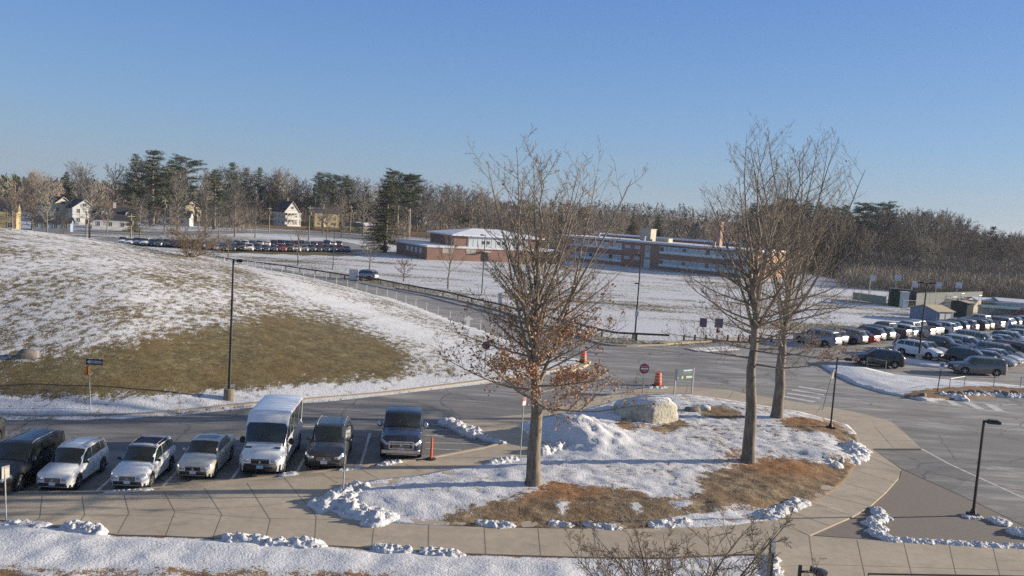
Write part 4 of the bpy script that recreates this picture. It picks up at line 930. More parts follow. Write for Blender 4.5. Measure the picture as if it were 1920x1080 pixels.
def pin_oak(px, py, top_px, seed, r0, clear, spread, lean, label, leader_n, leaf_lo=0, leaf_n=0, dense=1.0, zb=.2, fork=.33):
    base = P(px, py, zb); T = Tree(seed); rn = T.r
    d = base.y; tp = AT(top_px[0], top_px[1], d); Ht = tp.z - base.z; off = (tp.x - base.x)
    # trunk (central leader) to ~ full height
    n = 16; pts = []; 
    for i in range(n + 1):
        t = i / n; pts.append(Vector((off * t ** 1.1 + rn.gauss(0, .05) * (t > .1) * (1 + t), rn.gauss(0, .05) * (t > .1) + lean * t, Ht * .93 * t)))
    rad = [r0 * (1.32 if i == 0 else 1.0) * (1 - min(1, i / n)) ** 1.25 + .014 for i in range(n + 1)]
    nf = int(n * .40)
    tr = MB(); p0 = [Vector((0, 0, -.25)), Vector((0, 0, .12)), Vector((0, 0, .5))] + pts[1:nf + 1]; rr = [r0 * 1.55, r0 * 1.25, r0 * 1.04] + rad[1:nf + 1]
    tr.tube(p0, rr, 14)
    T.limb.tube(pts[nf:], rad[nf:], 7, cap=False)
    def at(h):
        t = max(0, min(.999, h / (Ht * .93))) * n; i = int(t); return pts[i].lerp(pts[i + 1], t - i), rad[i]
    # low horizontal limbs
    k = int(22 * dense)
    for j in range(k):
        h = lerp(clear, Ht * (fork + .14) + clear * .25, (j + rn.random()) / k); p, rr_ = at(h); a = j * 2.4 + rn.uniform(-.4, .4)
        el = lerp(-.12, .62, j / k) + rn.uniform(-.08, .1)
        dd = Vector((math.cos(a) * math.cos(el), math.sin(a) * math.cos(el), math.sin(el)))
        T.branch(p, dd, spread * lerp(1.0, .72, j / k) * rn.uniform(.75, 1.1), max(.03, r0 * .17), 0, .35, .055, (10, 6, 3), 3, .0065, .55 if (leaf_lo and h < leaf_lo) else 0)
    # ascending leaders
    for j in range(leader_n):
        h = lerp(clear + .7, Ht * .58, (j + rn.random()) / leader_n); p, rr_ = at(h); a = j * 2.4 + 1.1 + rn.uniform(-.4, .4)
        el = lerp(1.06, 1.36, j / leader_n) + rn.uniform(-.05, .05)
        dd = Vector((math.cos(a) * math.cos(el), math.sin(a) * math.cos(el), math.sin(el))); L = (Ht * rn.uniform(.86, 1.02) - h) / math.sin(min(1.4, el + .22))
        L *= lerp(.90, 1.0, j / leader_n)
        T.branch(p, dd, L, r0 * lerp(.32, .20, j / leader_n), 0, .45, .04, (14, 6, 3), 3, .006, .30 if (leaf_lo and h < leaf_lo) else 0)
    # mid laterals along the leader
    k = int(16 * dense)
    for j in range(k):
        h = lerp(Ht * .35, Ht * .93, (j + rn.random()) / k); p, rr_ = at(h); a = j * 2.4 + rn.uniform(-.5, .5); el = lerp(.35, .95, j / k)
        dd = Vector((math.cos(a) * math.cos(el), math.sin(a) * math.cos(el), math.sin(el)))
        T.branch(p, dd, lerp(spread * .75, 1.2, j / k), lerp(.06, .02, j / k), 0, .45, .06, (7, 5, 3), 3, .0065)
    o = empty('oak_tree', base, 0, label, 'tree', 'bare oaks on the lawn island')
    tr.build('trunk', M_bark, o, smooth=True); T.limb.build('limbs', M_bark2, o, smooth=True); tw = T.twig.build('twigs', M_twig, o); tw['kind'] = 'stuff'
    if leaf_n:
        sp = T.spots; rn.shuffle(sp)
        wgt = [q for q in sp if rn.random() < math.exp(-((q.z - leaf_lo * .55) / (leaf_lo * .35)) ** 2) * math.exp(-(math.hypot(q.x, q.y) / (spread * .55)) ** 2) + .015]
        lm = leaves_mesh(wgt[:leaf_n], rn, 3, .075, .12).build('dead_leaves', M_leafdry, o); lm['kind'] = 'stuff'
    return o
pin_oak(999, 915, (1015, 262), 5, .33, 3.6, 5.2, .2, 'leafy oak with brown leaves kept on its lower branches, left of the painted boulder', 13, 8.2, 4200, 1.15, .15)
pin_oak(1402, 870, (1432, 246), 8, .34, 5.2, 5.4, .0, 'bare oak with a thick forked trunk, in the middle of the lawn island', 9, 0, 0, 1.0, .2, .40)
pin_oak(1456, 787, (1506, 243), 12, .36, 4.2, 6.4, .3, 'bare oak standing behind the forked one, beside the short lamp post', 12, 6.4, 700, 1.1, .2, .38)
# ---- foreground tree near the camera, only its crown in view
T = Tree(21); c0 = AT(1290, 1180, 17.5); top = AT(1290, 970, 17.5).z + .5
base = Vector((c0.x - .3, 17.5, .1)); T.trunk.tube([Vector((0, 0, 0)), Vector((.05, 0, 1.2)), Vector((.1, .05, 2.4))], [.16, .12, .10], 10); T.trunk.tube([Vector((.1, .05, 2.4)), Vector((.12, .05, 3.4))], [.10, .05], 8)
for j in range(22):
    a = j * 2.4 + .3; el = [.95, .42, .60, .85, .50, .70, 1.1, .46, .8][j % 9]
    T.branch(Vector((.1, .05, 1.5 + .07 * j)), Vector((math.cos(a) * math.cos(el), math.sin(a) * math.cos(el), math.sin(el))), (top - 2.2) * 1.0 * [1.0, 1.0, .95, .85, 1.05, .9, .8, 1.0, .8][j % 9] * .92, .05, 0, .05, .10, (13, 9, 5), 3, .0055)
o = empty('small_tree', base, 0, 'small bare tree with tangled dark twigs at the bottom of the picture', 'tree')
T.trunk.build('trunk', M_bark, o, smooth=True); T.limb.build('limbs', M_bark, o, smooth=True); T.twig.build('twigs', M_twig, o)['kind'] = 'stuff'
# ---- medium and small bare trees
def bare_proto(seed, Ht, r0, clear, spread, subs=(7, 5, 3), lv=3, n=18, up=.35, minr=.012, col=None, el0=.25, el1=1.2):
    T = Tree(seed); rn = T.r; pts = [Vector((rn.gauss(0, .02) * Ht * .3 * (i > 0), rn.gauss(0, .02) * Ht * .3 * (i > 0), Ht * .8 * i / 8)) for i in range(9)]
    rad = [r0 * (1 - .85 * i / 8) + .01 for i in range(9)]; T.trunk.tube([Vector((0, 0, -.3))] + pts, [r0 * 1.3] + rad, 7, cap=False)
    for j in range(n):
        h = lerp(clear, Ht * .78, (j + rn.random() * .6) / n); t = h / (Ht * .8) * 8; i = min(7, int(t)); p = pts[i].lerp(pts[i + 1], t - i); a = j * 2.4 + rn.uniform(-.4, .4); el = lerp(el0, el1, j / n)
        dd = Vector((math.cos(a) * math.cos(el), math.sin(a) * math.cos(el), math.sin(el)))
        L = min(spread * rn.uniform(.8, 1.15) / max(.35, math.cos(el)), (Ht - h) / max(.3, math.sin(el + .2))) if el > .3 else spread * rn.uniform(.7, 1.1)
        T.branch(p, dd, L, max(r0 * .35, .03), 0, up, .08, subs, lv, minr, sides=(4, 3, 3, 3))
    return T
class Proto:
    pass
def make_plant(name, T, loc, label, cat, group, mats, leafm=None, sc_=1.0, rz=0):
    o = empty(name, loc, rz, label, cat, group); o.scale = (sc_,) * 3
    T.trunk.build('trunk', mats[0], o, smooth=True)
    for f_ in (T.limb, T.twig): pass
    b = MB(); b.v = T.limb.v + T.twig.v; n = len(T.limb.v); b.f = T.limb.f + [[i + n for i in f] for f in T.twig.f]; b.mi = [0] * len(b.f)
    b.build('crown', mats[1], o)
    if leafm: leafm[0].build('foliage', leafm[1], o)
    return o
def place(px, pyb, pyt): 
    b = P(px, pyb); t = AT(px, pyt, b.y); return b, t.z
mb_ = bark_mat('young_bark', (.09, .075, .06), (.22, .19, .15)); mt_ = plain('young_twigs', (.19, .155, .12), .85, 0, .3, 2)
for i, (px, pb, pt, sp, lab) in enumerate([(558, 498, 425, 2.6, 'young bare tree behind the guardrail, left of the tall lamp'), (693, 505, 452, 3.2, 'young bare tree behind the guardrail near the driving suv'),
        (840, 541, 440, 4.6, 'bare tree on the field in front of the low brick building'), (428, 486, 445, 1.8, 'thin young tree beside the top of the service road')]):
    b, h = place(px, pb, pt); make_plant('young_tree', bare_proto(30 + i, h, .14, h * .28, sp * .8, (6, 5, 3), 3, 12, .4, .016, el0=.5, el1=1.3), b, lab, 'tree', 'young trees along the guardrail', (mb_, mt_))
b, h = place(757, 527, 486); T = bare_proto(44, h, .12, .5, 2.0, (6, 5, 4), 3, 14, .2, .016, el0=.3, el1=1.1); mred = plain('red_twigs', (.20, .095, .08), .85, 0, .3, 2)
make_plant('small_tree', T, b, 'low rounded tree with reddish twigs behind the guardrail', 'tree', None, (mb_, mred), (leaves_mesh([Vector(random.choice(T.twig.v)) for _ in range(250)], random.Random(1), 1, .06, .05), mred))
# big multi-stem brown shrub on the hill shoulder
b = HIT(358, 482); T = Tree(51)
for j in range(22):
    a = j * 2.4; el = T.r.uniform(.25, 1.3)
    T.branch(Vector((math.cos(a) * .4, math.sin(a) * .4, 0)), Vector((math.cos(a) * math.cos(el), math.sin(a) * math.cos(el), math.sin(el))), T.r.uniform(4.0, 5.6), .05, 0, .15, .10, (8, 6, 4), 3, .018, sides=(4, 3, 3, 3))
T.trunk.tube([Vector((0, 0, -.3)), Vector((0, 0, .5))], [.5, .35], 8); mshr = plain('shrub_twigs', (.22, .155, .095), .85, 0, .3, 2)
make_plant('large_shrub', T, b, 'wide brown leafless shrub on the shoulder of the hill', 'shrub', None, (mb_, mshr))
# ---------------------------------------------------------------- conifers
def conifer_proto(seed, kind):
    """unit height 20 m. kind: pine (irregular plates), spruce (cone to the ground), oldpine (high crown)"""
    rn = random.Random(seed); tr = MB(); fo = MB(); tr.tube([Vector((0, 0, -.3)), Vector((.1, 0, 8)), Vector((0, .1, 14)), Vector((0, 0, 19.6))], [.42, .3, .18, .03], 7, cap=False)
    z = {'spruce': 1.2, 'pine': 4.5, 'oldpine': 9.5}[kind]
    while z < 19.6:
        t = z / 20; nb = rn.randint(5, 7)
        for k in range(nb):
            a = rn.random() * 6.283
            if kind == 'spruce': L = 4.6 * (1 - t) ** .85 + .25; el = -.18 + .2 * t
            elif kind == 'pine': L = (4.3 * min(1, (1.03 - t) * 1.75) ** .9 + .25) * rn.uniform(.45, 1.2); el = rn.uniform(.0, .55)
            else: L = 3.6 * (max(.02, 1 - ((t - .72) / .32) ** 2)) ** .5 * rn.uniform(.6, 1.2) + .5; el = rn.uniform(.0, .45)
            L *= rn.uniform(.8, 1.12)
            d = Vector((math.cos(a) * math.cos(el), math.sin(a) * math.cos(el), math.sin(el))); p = Vector((0, 0, z)); tip = p + d * L
            tr.tube([p, p + d * L * .5 + Vector((0, 0, -.1)), tip], [.07, .045, .015], 3, cap=False)
            m = max(4, int(L * (7.5 if kind == 'spruce' else 7)))
            for j in range(m):
                f = lerp(.22 if kind == 'spruce' else .35, 1.03, (j + rn.random()) / m); w_ = (.55 if kind == 'spruce' else .62) * (1.15 - f * .5)
                c = p.lerp(tip, f) + Vector((rn.gauss(0, .28), rn.gauss(0, .28), rn.gauss(0, .13) + (-.12 if kind == 'spruce' else .08)))
                for q in range(7):
                    u = Vector((rn.gauss(0, 1), rn.gauss(0, 1), rn.gauss(0, .35) + (.25 if kind != 'spruce' else -.25))).normalized(); v = u.orthogonal(); v.rotate(Matrix.Rotation(rn.random() * 6.28, 3, u))
                    s = w_ * rn.uniform(.45, .95); c2 = c + Vector((rn.gauss(0, .12), rn.gauss(0, .12), rn.gauss(0, .08)))
                    fo.add([c2, c2 + u * s + v * s * .12, c2 + u * s * .9 - v * s * .13], [(0, 1, 2)])
        z += (.62 if kind == 'spruce' else .85) * rn.uniform(.8, 1.25)
    return tr, fo
M_need = leaf_mat('pine_needles', [(.045, .070, .042), (.08, .11, .065), (.13, .155, .085)], .8)
M_need2 = leaf_mat('spruce_needles', [(.06, .07, .035), (.10, .105, .052), (.15, .145, .07)], .8)
M_brownleaf = leaf_mat('brown_foliage', [(.09, .06, .038), (.15, .10, .065), (.20, .14, .09)], .8)
M_tbark = bark_mat('far_bark', (.10, .08, .065), (.26, .215, .17), 3)
def far_twigs(n, c): 
    t = NT(n); oi = t.n('ShaderNodeObjectInfo'); hsv = t.n('ShaderNodeHueSaturation'); f = t.noise(t.coord(), .5, 3)
    t.l(t.ramp(f, [(.3, tuple(x * .7 for x in c)), (.7, tuple(x * 1.25 for x in c))]), hsv.inputs['Color']); t.l(t.math('ADD', t.math('MULTIPLY', oi.outputs['Random'], .55), .72), hsv.inputs['Value'])
    t.l(t.math('ADD', t.math('MULTIPLY', oi.outputs['Random'], .03), .485), hsv.inputs['Hue'])
    t.set(Base_Color=hsv.outputs[0], Roughness=.85); t.b.inputs['Specular IOR Level'].default_value = .1; return t.m
M_ft = far_twigs('brown_twigs', (.275, .23, .18)); M_ft2 = far_twigs('grey_twigs', (.26, .235, .20))
PROT = {}
def proto(kind, i):
    k = (kind, i)
    if k in PROT: return PROT[k]
    if kind in ('pine', 'spruce', 'oldpine'):
        tr, fo = conifer_proto(100 + i * 7 + len(kind), kind); r = (('trunk', tr.mesh('trunk', M_tbark, True)), ('crown', fo.mesh('crown', M_need2 if kind == 'spruce' and i % 2 else M_need)))
    else:
        T = bare_proto(200 + i, 20, .30, {'bare': 5, 'bushy': 2.5, 'oak': 4}[kind], {'bare': 4.6, 'bushy': 6.0, 'oak': 5.4}[kind], (8, 6, 6), 3, 24, .35, {'bare': .026, 'bushy': .028, 'oak': .025}[kind])
        b = MB(); b.v = T.limb.v + T.twig.v; n = len(T.limb.v); b.f = T.limb.f + [[q + n for q in f] for f in T.twig.f]; b.mi = [0] * len(b.f)
        if kind == 'oak':
            lv = leaves_mesh([Vector(T.r.choice(T.twig.v)) for _ in range(2200)], T.r, 2, .10, .22); r = (('trunk', T.trunk.mesh('trunk', M_tbark, True)), ('crown', b.mesh('crown', M_ft)), ('foliage', lv.mesh('foliage', M_brownleaf)))
        else: r = (('trunk', T.trunk.mesh('trunk', M_tbark, True)), ('crown', b.mesh('crown', M_ft if i % 2 else M_ft2)))
    PROT[k] = r; return r
CNT = {}
def far_tree(kind, x, y, hgt, where, name=None, label=None, z=None, wide=1.0):
    i = rnd.randint(0, 3 if kind == 'bare' else 1)
    zz = gh(x, y) - .05 if z is None else z
    nm = {'pine': 'pine_tree', 'oldpine': 'pine_tree', 'spruce': 'spruce_tree', 'bare': 'bare_tree', 'bushy': 'bare_tree', 'oak': 'oak_tree'}[kind]
    ds = {'pine': 'dark green pine', 'oldpine': 'tall high crowned pine', 'spruce': 'cone shaped spruce', 'bare': 'leafless brown tree', 'bushy': 'wide leafless tree', 'oak': 'tree with rusty brown leaves'}[kind]
    if label is None:
        key = (ds, where); CNT.setdefault(key, []); lab = None
    else: lab = label
    o = empty(nm, (x, y, zz), rnd.random() * 6.28, lab, 'tree', 'trees ' + where)
    s = hgt / 20; o.scale = (s * wide, s * wide, s)
    for n2, me in proto(kind, i):
        c = bpy.data.objects.new(n2, me); COL.objects.link(c); c.parent = o
    if label is None: CNT[(ds, where)].append((PR((x, y, hgt))[0], o))
    return o
def skyline(px, sky):
    return interp(sky, px)
SKY_L = [(-40, 335), (0, 333), (60, 338), (110, 340), (140, 322), (180, 306), (210, 302), (250, 308), (330, 325), (400, 335), (440, 318), (490, 326), (560, 340), (620, 350), (660, 348), (720, 358), (800, 350), (840, 360), (900, 358), (940, 372), (1000, 385), (1100, 385), (1260, 400), (1340, 412)]
rnd = random.Random(77)
CLEAR = [(-20, 45), (85, 150), (165, 262), (340, 378), (465, 692), (760, 830)]
def belt(x0, x1, n, dlo, dhi, kinds, wts, where, sky, topvar=(0, 22), behind=None):
    for k in range(n):
        px = lerp(x0, x1, (k + rnd.random()) / n); Y = rnd.uniform(dlo, dhi); top = skyline(px, sky) + rnd.uniform(*topvar)
        t = AT(px, top, Y); z0 = gh(t.x, Y); h = t.z - z0
        if Y < 412 and any(a < px < b for a, b in CLEAR): continue
        if h < 5: h = rnd.uniform(6, 9)
        if h > 34: h = 34
        far_tree(rnd.choices(kinds, wts)[0], t.x, Y, h, where)
# left belt, behind the houses
belt(-50, 440, 56, 300, 380, ['bare', 'bushy', 'oak', 'pine'], [7, 3, .6, 1], 'in the wood behind the left houses', SKY_L, (-22, 2))
belt(440, 920, 60, 412, 480, ['bare', 'bushy', 'oak', 'pine'], [7, 3, .7, 1.2], 'in the wood behind the gabled house', SKY_L, (-18, 6))
belt(900, 1350, 34, 300, 420, ['bare', 'bushy', 'oak', 'spruce'], [7, 3, .6, .5], 'in the wood behind the school', SKY_L, (-6, 26))
belt(-50, 920, 18, 262, 300, ['bare', 'bushy', 'oak'], [5, 3, .4], 'among the left houses', [(x, y + 30) for x, y in SKY_L], (0, 45))
# right wood
SKY_R = [(1380, 385), (1430, 375), (1500, 372), (1600, 385), (1620, 400), (1700, 396), (1760, 402), (1800, 412), (1830, 432), (1870, 442), (1960, 445)]
belt(1625, 1990, 54, 275, 350, ['bare', 'bushy'], [5, 1.4], 'in the wood beyond the courts', SKY_R, (-12, 6))
belt(1600, 2010, 44, 250, 275, ['bare', 'bushy'], [4, 2], 'at the near edge of the right wood', [(x, y + 30) for x, y in SKY_R], (0, 40))
belt(1380, 1620, 14, 240, 285, ['bare', 'oak'], [4, 1], 'between the school and the right wood', SKY_R, (10, 60))
belt(1405, 1615, 22, 262, 310, ['pine', 'oldpine'], [5, 1], 'behind the end of the school', SKY_R, (0, 18))
# named conspicuous conifers (px x, top, depth, kind, height share)
for px, tp, Y, kd, lab, wd in [(288, 281, 290, 'pine', 'tallest wide dark pine of the left skyline', 1.75), (255, 289, 330, 'pine', 'pine just left of the tallest dark pine', .9), (322, 300, 310, 'pine', 'dark pine touching the tallest pine on its right', 1.2), (350, 293, 325, 'oldpine', 'pine with separate plates, right end of the tall left group', 1.1),
        (125, 322, 320, 'pine', 'pine showing above bare trees near the left edge', .9), (250, 358, 235, 'spruce', 'olive green conifer in front of the tall pines', 1.1), (405, 318, 290, 'pine', 'dark pine behind the brown tree left of the gabled house', 1.4), (518, 327, 430, 'pine', 'pine behind the gabled house chimney', 1.2),
        (600, 323, 440, 'pine', 'broad pine right of the gabled house', 1.5), (628, 326, 445, 'oldpine', 'slanting crowned pine right of the broad one', 1.2), (650, 329, 440, 'pine', 'round topped pine before the lone spruce', 1.3), (750, 320, 330, 'oldpine', 'high crowned pine just right of the lone spruce', 1.3), (772, 328, 335, 'oldpine', 'second high crowned pine right of the lone spruce', 1.2),
        (1187, 404, 330, 'spruce', 'dark spruce above the school roof, left of the rooftop block', 1.5), (1235, 425, 300, 'spruce', 'short dark conifer next to the rooftop block', 1.6),
        (1620, 381, 290, 'oldpine', 'left one of the two tall pines on the right skyline', 1.0), (1652, 379, 285, 'oldpine', 'right one of the two tall pines on the right skyline', 1.15), (1733, 398, 290, 'pine', 'slim pine in the middle of the right wood', .7), (1864, 424, 290, 'pine', 'small pine on the skyline near the right edge', .9),
        (1850, 455, 248, 'bare', 'dark bare tree in front of the right wood', 1.0)]:
    t = AT(px, tp, Y); far_tree(kd, t.x, Y, t.z - gh(t.x, Y), 'standing out on the skyline' if kd != 'bare' else 'at the near edge of the right wood', label=lab, wide=wd * (1.12 if 'pine' in kd else .85))
b, h = place(722, 472, 316); far_tree('spruce', b.x, b.y, h, 'standing out on the skyline', label='large lone spruce beside the low brick building', wide=1.25)
for px, pb, pt, kd, lab in [(168, 448, 330, 'bare', 'tall bare tree left of the white cape house'), (60, 436, 345, 'bushy', 'broad bare tree beside the yellow house'), (332, 442, 335, 'bare', 'tall bare tree above the large brown shrub'), (410, 448, 372, 'bare', 'bare tree with a v shaped fork beyond the far lot'), (215, 415, 308, 'bare', 'tall pale stemmed tree behind the white cape house'),
        (478, 447, 365, 'bare', 'bare tree left of the gabled house'), (612, 458, 380, 'bare', 'dark stemmed bare tree behind the far lot cars'), (582, 430, 392, 'spruce', 'evergreen hiding the right side of the gabled house'), (460, 425, 385, 'oak', 'rusty brown tree left of the gabled house'), (120, 445, 400, 'bushy', 'low spreading bare tree in front of the dark roofed house'),
        (88, 440, 352, 'bare', 'grey bare tree between the yellow house and the dark roofed house'), (262, 447, 362, 'bushy', 'bare tree right of the cape house'), (385, 446, 350, 'bare', 'forked bare tree right of the large brown shrub'), (440, 444, 345, 'bushy', 'full crowned bare tree left of the gabled house lawn'), (605, 440, 362, 'bare', 'bare tree in front of the yellow chimney house'), (640, 446, 368, 'bushy', 'bare tree in front of the low yellow bungalow'), (800, 448, 378, 'bushy', 'bare tree in front of the white gabled house'), (22, 438, 352, 'bare', 'bare tree in front of the yellow house'), (200, 440, 372, 'bare', 'slim bare tree in front of the cape house'), (680, 444, 360, 'bare', 'bare tree just left of the lone spruce')]:
    b, h = place(px, pb, pt); far_tree(kd, b.x, b.y, h, 'along the left street', label=lab)
for (ds, where), lst in CNT.items():
    lst.sort(key=lambda q: q[0])
    for k, (_, o) in enumerate(lst):
        o['label'] = '%s, %s from the left %s' % (ds, ORD[min(k, 49)], where)
# ---- far wooded hills: one mass nobody could count
def far_woods():
    rn = random.Random(9); b = MB(); rnp = np.random.RandomState(4)
    for k in range(5200):
        Y = rn.uniform(430, 1050) if k % 3 else rn.uniform(1050, 2100); x = rn.uniform(-.72, .75) * Y; z0 = gh(x, Y); h = rn.uniform(8, 14.5); w_ = rn.uniform(2.5, 5); con = rn.random() < .16
        if con: h *= 1.15; w_ *= .6
        m = M_need if con else (M_ft if rn.random() < .5 else M_ft2)
        for q in range(34 if Y < 800 else 14):
            a = rn.random() * 6.28; rr_ = rn.random() ** .5 * w_; zz = rn.uniform(.2, 1); rr_ *= (1 - zz * .85) if con else math.sin(math.pi * min(.98, zz * .85 + .1))
            c = Vector((x + math.cos(a) * rr_, Y + math.sin(a) * rr_, z0 + h * zz)); s = rn.uniform(.7, 1.8)
            u = Vector((rn.gauss(0, .6), rn.gauss(0, .6), 1)).normalized(); v = u.orthogonal(); v.rotate(Matrix.Rotation(rn.random() * 6.28, 3, u))
            b.add([c - u * s, c + u * s + v * s * .2, c + v * s * (.8 if con else .38)], [(0, 1, 2)], m)
    o = b.build('distant_woods', None); tag(o, 'brown wooded hills along the horizon', 'woods', None, 'stuff')
far_woods()
# understory that closes the foot of the wood belts
def brush(name, region, n, hgt, m, label, seed):
    rn = random.Random(seed); b = MB()
    for k in range(n):
        px, Y = rn.uniform(*region[0]), rn.uniform(*region[1])
        if Y < 412 and any(a < px < b for a, b in CLEAR): continue
        t = AT(px, 450, Y); x = t.x; z0 = gh(x, Y); h = hgt * rn.uniform(.4, 1.2)
        for q in range(14):
            c = Vector((x + rn.gauss(0, 1.2), Y + rn.gauss(0, 1.2), z0 + h * rn.random())); u = Vector((rn.gauss(0, .5), rn.gauss(0, .5), 1)).normalized(); v = u.orthogonal(); v.rotate(Matrix.Rotation(rn.random() * 6.28, 3, u)); s = rn.uniform(.5, 1.3)
            b.add([c - u * s, c + u * s + v * .05, c + u * s * .2 + v * .11], [(0, 1, 2)])
    tag(b.build(name, m), label, 'undergrowth', None, 'stuff')
brush('undergrowth', ((1590, 2050), (246, 320)), 4200, 7.0, M_ft2, 'tangled undergrowth at the foot of the right wood', 1)
brush('undergrowth', ((1590, 2050), (192, 250)), 3200, 3.6, M_ft, 'low brush between the courts and the right wood', 4)
brush('undergrowth', ((-60, 960), (285, 400)), 3600, 6.0, M_ft, 'bare undergrowth between the left houses and the wood', 2)
brush('undergrowth', ((900, 1620), (262, 400)), 3000, 6.0, M_ft, 'bare undergrowth behind the school roofs', 3)
# ================================================================ BUILDINGS
def wall_m(name, c): return plain('siding_' + name, c, .75, 0, .08, 1.5)
M_trim = plain('white_trim', (.62, .61, .58), .6); M_roofd = plain('dark_shingle', (.035, .035, .045), .9, 0, .3, 3); M_roofs = plain('snowy_roof', (.72, .74, .78), .8, 0, .08, .5); M_tar = plain('roof_tar', (.06, .055, .06), .9)
def window(parent, x, z, w_, h_, axis, off, frame=M_trim, glass=M_wing, mull=1):
    """axis: 'f' wall at y=off facing -y, 'b', 'l' wall x=off facing -x, 'r' facing +x ; x is position along the wall"""
    fb = MB(); gb = MB(); t = .05
    def bx(b, cx, cz, sx, sz, dep, o):
        s = -1 if axis in 'fl' else 1
        c = (cx, off + s * o, cz) if axis in 'fb' else (off + s * o, cx, cz); d = (sx, dep, sz) if axis in 'fb' else (dep, sx, sz); b.box(c, d)
    fw = .09
    bx(fb, x, z + h_ / 2, w_ + fw * 2, fw, t, .035); bx(fb, x, z - h_ / 2, w_ + fw * 2, fw, t + .03, .04)
    bx(fb, x - w_ / 2 - fw / 2, z, fw, h_ - fw, t, .035); bx(fb, x + w_ / 2 + fw / 2, z, fw, h_ - fw, t, .035)
    for k in range(mull): bx(fb, x - w_ / 2 + w_ * (k + 1) / (mull + 1), z, .05, h_ - fw, t, .03)
    bx(gb, x, z, w_, h_, .03, .012)
    f = fb.build('window', frame, parent); gb.build('pane', glass, f); return f
def gable_house(p, rz, W_, L_, eave, ridge, wall, roof, label, wins=(2, 2), chimney=None, dormers=0, porch=False, floors=2, door=True, name='house'):
    """front gable faces local -y; W_ across x, L_ along y"""
    o = empty(name, p, rz, label, 'house', 'houses along the far street'); b = MB()
    b.prism([(-W_ / 2, 0), (W_ / 2, 0), (W_ / 2, L_), (-W_ / 2, L_)], -.3, eave)
    b.add([(-W_ / 2, 0, eave), (W_ / 2, 0, eave), (0, 0, ridge), (-W_ / 2, L_, eave), (W_ / 2, L_, eave), (0, L_, ridge)], [(0, 1, 2), (3, 5, 4)]); b.build('wall', wall, o)
    r = MB(); ov = .35; dz = (ridge - eave) / (W_ / 2) * ov; t = .16
    for s in (-1, 1):
        r.add([(0, -ov, ridge + .04), (s * (W_ / 2 + ov), -ov, eave - dz + .04), (s * (W_ / 2 + ov), L_ + ov, eave - dz + .04), (0, L_ + ov, ridge + .04),
               (0, -ov, ridge + t), (s * (W_ / 2 + ov), -ov, eave - dz + t), (s * (W_ / 2 + ov), L_ + ov, eave - dz + t), (0, L_ + ov, ridge + t)],
              [(0, 1, 2, 3), (4, 7, 6, 5), (0, 4, 5, 1), (1, 5, 6, 2), (2, 6, 7, 3)] if s > 0 else [(0, 3, 2, 1), (4, 5, 6, 7), (0, 1, 5, 4), (1, 2, 6, 5), (2, 3, 7, 6)])
    ro = r.build('roof', roof, o)
    tr = MB()
    for s in (-1, 1): tr.tube([(0, -ov - .02, ridge + .06), (s * (W_ / 2 + ov), -ov - .02, eave - dz + .05)], .09, 4)
    tr.build('bargeboard', M_trim, o)
    if chimney: c = MB(); c.box((chimney[0], chimney[1], ridge + .3), (.8, .8, 2.2)); c.box((chimney[0], chimney[1], ridge + 1.45), (.95, .95, .15)); c.build('chimney', chimney[2] if len(chimney) > 2 else MATS['brick_red'], ro)
    for fl in range(floors):
        z = 1.5 + fl * 2.75
        if z + .7 > eave + .3: break
        for k in range(wins[0]):
            x = -W_ / 2 + W_ * (k + .5) / wins[0]
            window(o, x, z, .9, 1.35, 'f', 0)
        for k in range(wins[1]):
            y = L_ * (k + .5) / wins[1]
            window(o, y, z, .9, 1.35, 'r', W_ / 2); window(o, y, z, .9, 1.35, 'l', -W_ / 2)
    if ridge - eave > 2.2: window(o, 0, eave + (ridge - eave) * .38, 1.2, 1.1, 'f', 0)
    if door: d = MB(); d.box((W_ * .12, -.03, 1.0), (.95, .08, 2.05)); dd = d.build('door', plain('door_paint', (.12, .05, .04), .5), o); k = MB(); k.lathe([(0, -.03), (.04, -.02), (.04, .02), (0, .03)], 8, c=(W_ * .12 + .36, -.09, 1.0)); k.build('handle', M_chrome, dd)
    for k in range(dormers):
        y = L_ * (k + .5) / dormers; s = 1; db = MB(); x0 = W_ * .22; zb_ = eave + (ridge - eave) * .30
        db.prism([(x0 - 1.2, y - .8), (x0 + .9, y - .8), (x0 + .9, y + .8), (x0 - 1.2, y + .8)], zb_ - .8, zb_ + 1.0); db.add([(x0 + .9, y - .8, zb_ + 1.0), (x0 + .9, y + .8, zb_ + 1.0), (x0 + .9, y, zb_ + 1.7)], [(0, 1, 2)])
        dm = db.build('dormer', wall, o); rb = MB()
        for q in (-1, 1): rb.add([(x0 + 1.1, y, zb_ + 1.75), (x0 + 1.1, y + q * 1.0, zb_ + .9), (x0 - 1.6, y + q * 1.0, zb_ + .9), (x0 - 1.6, y, zb_ + 1.75)], [(0, 1, 2, 3)])
        rb.build('dormer_roof', roof, dm); wb = MB(); wb.box((x0 + .92, y, zb_ + .45), (.05, .7, .8)); wb.build('pane', M_wing, dm)
    if porch:
        pb = MB(); pb.box((0, -1.1, .35), (W_ * .9, 2.2, .7)); pb.box((0, -1.1, 3.05), (W_ * .98, 2.4, .28)); 
        for k in range(5): pb.box((-W_ * .42 + W_ * .84 * k / 4, -2.05, 1.8), (.22, .22, 2.25))
        for k in range(22): pb.box((-W_ * .42 + W_ * .84 * k / 21, -2.08, 1.05), (.05, .04, .7))
        pb.box((0, -2.08, 1.42), (W_ * .86, .08, .07)); pb.build('porch', M_trim, o)
        pb = MB(); pb.box((0, -1.0, 5.9), (W_ * .98, 2.2, .22)); pb.box((0, -1.95, 3.85), (W_ * .9, .08, 1.0))
        for k in range(5): pb.box((-W_ * .42 + W_ * .84 * k / 4, -1.95, 4.8), (.2, .2, 2.1))
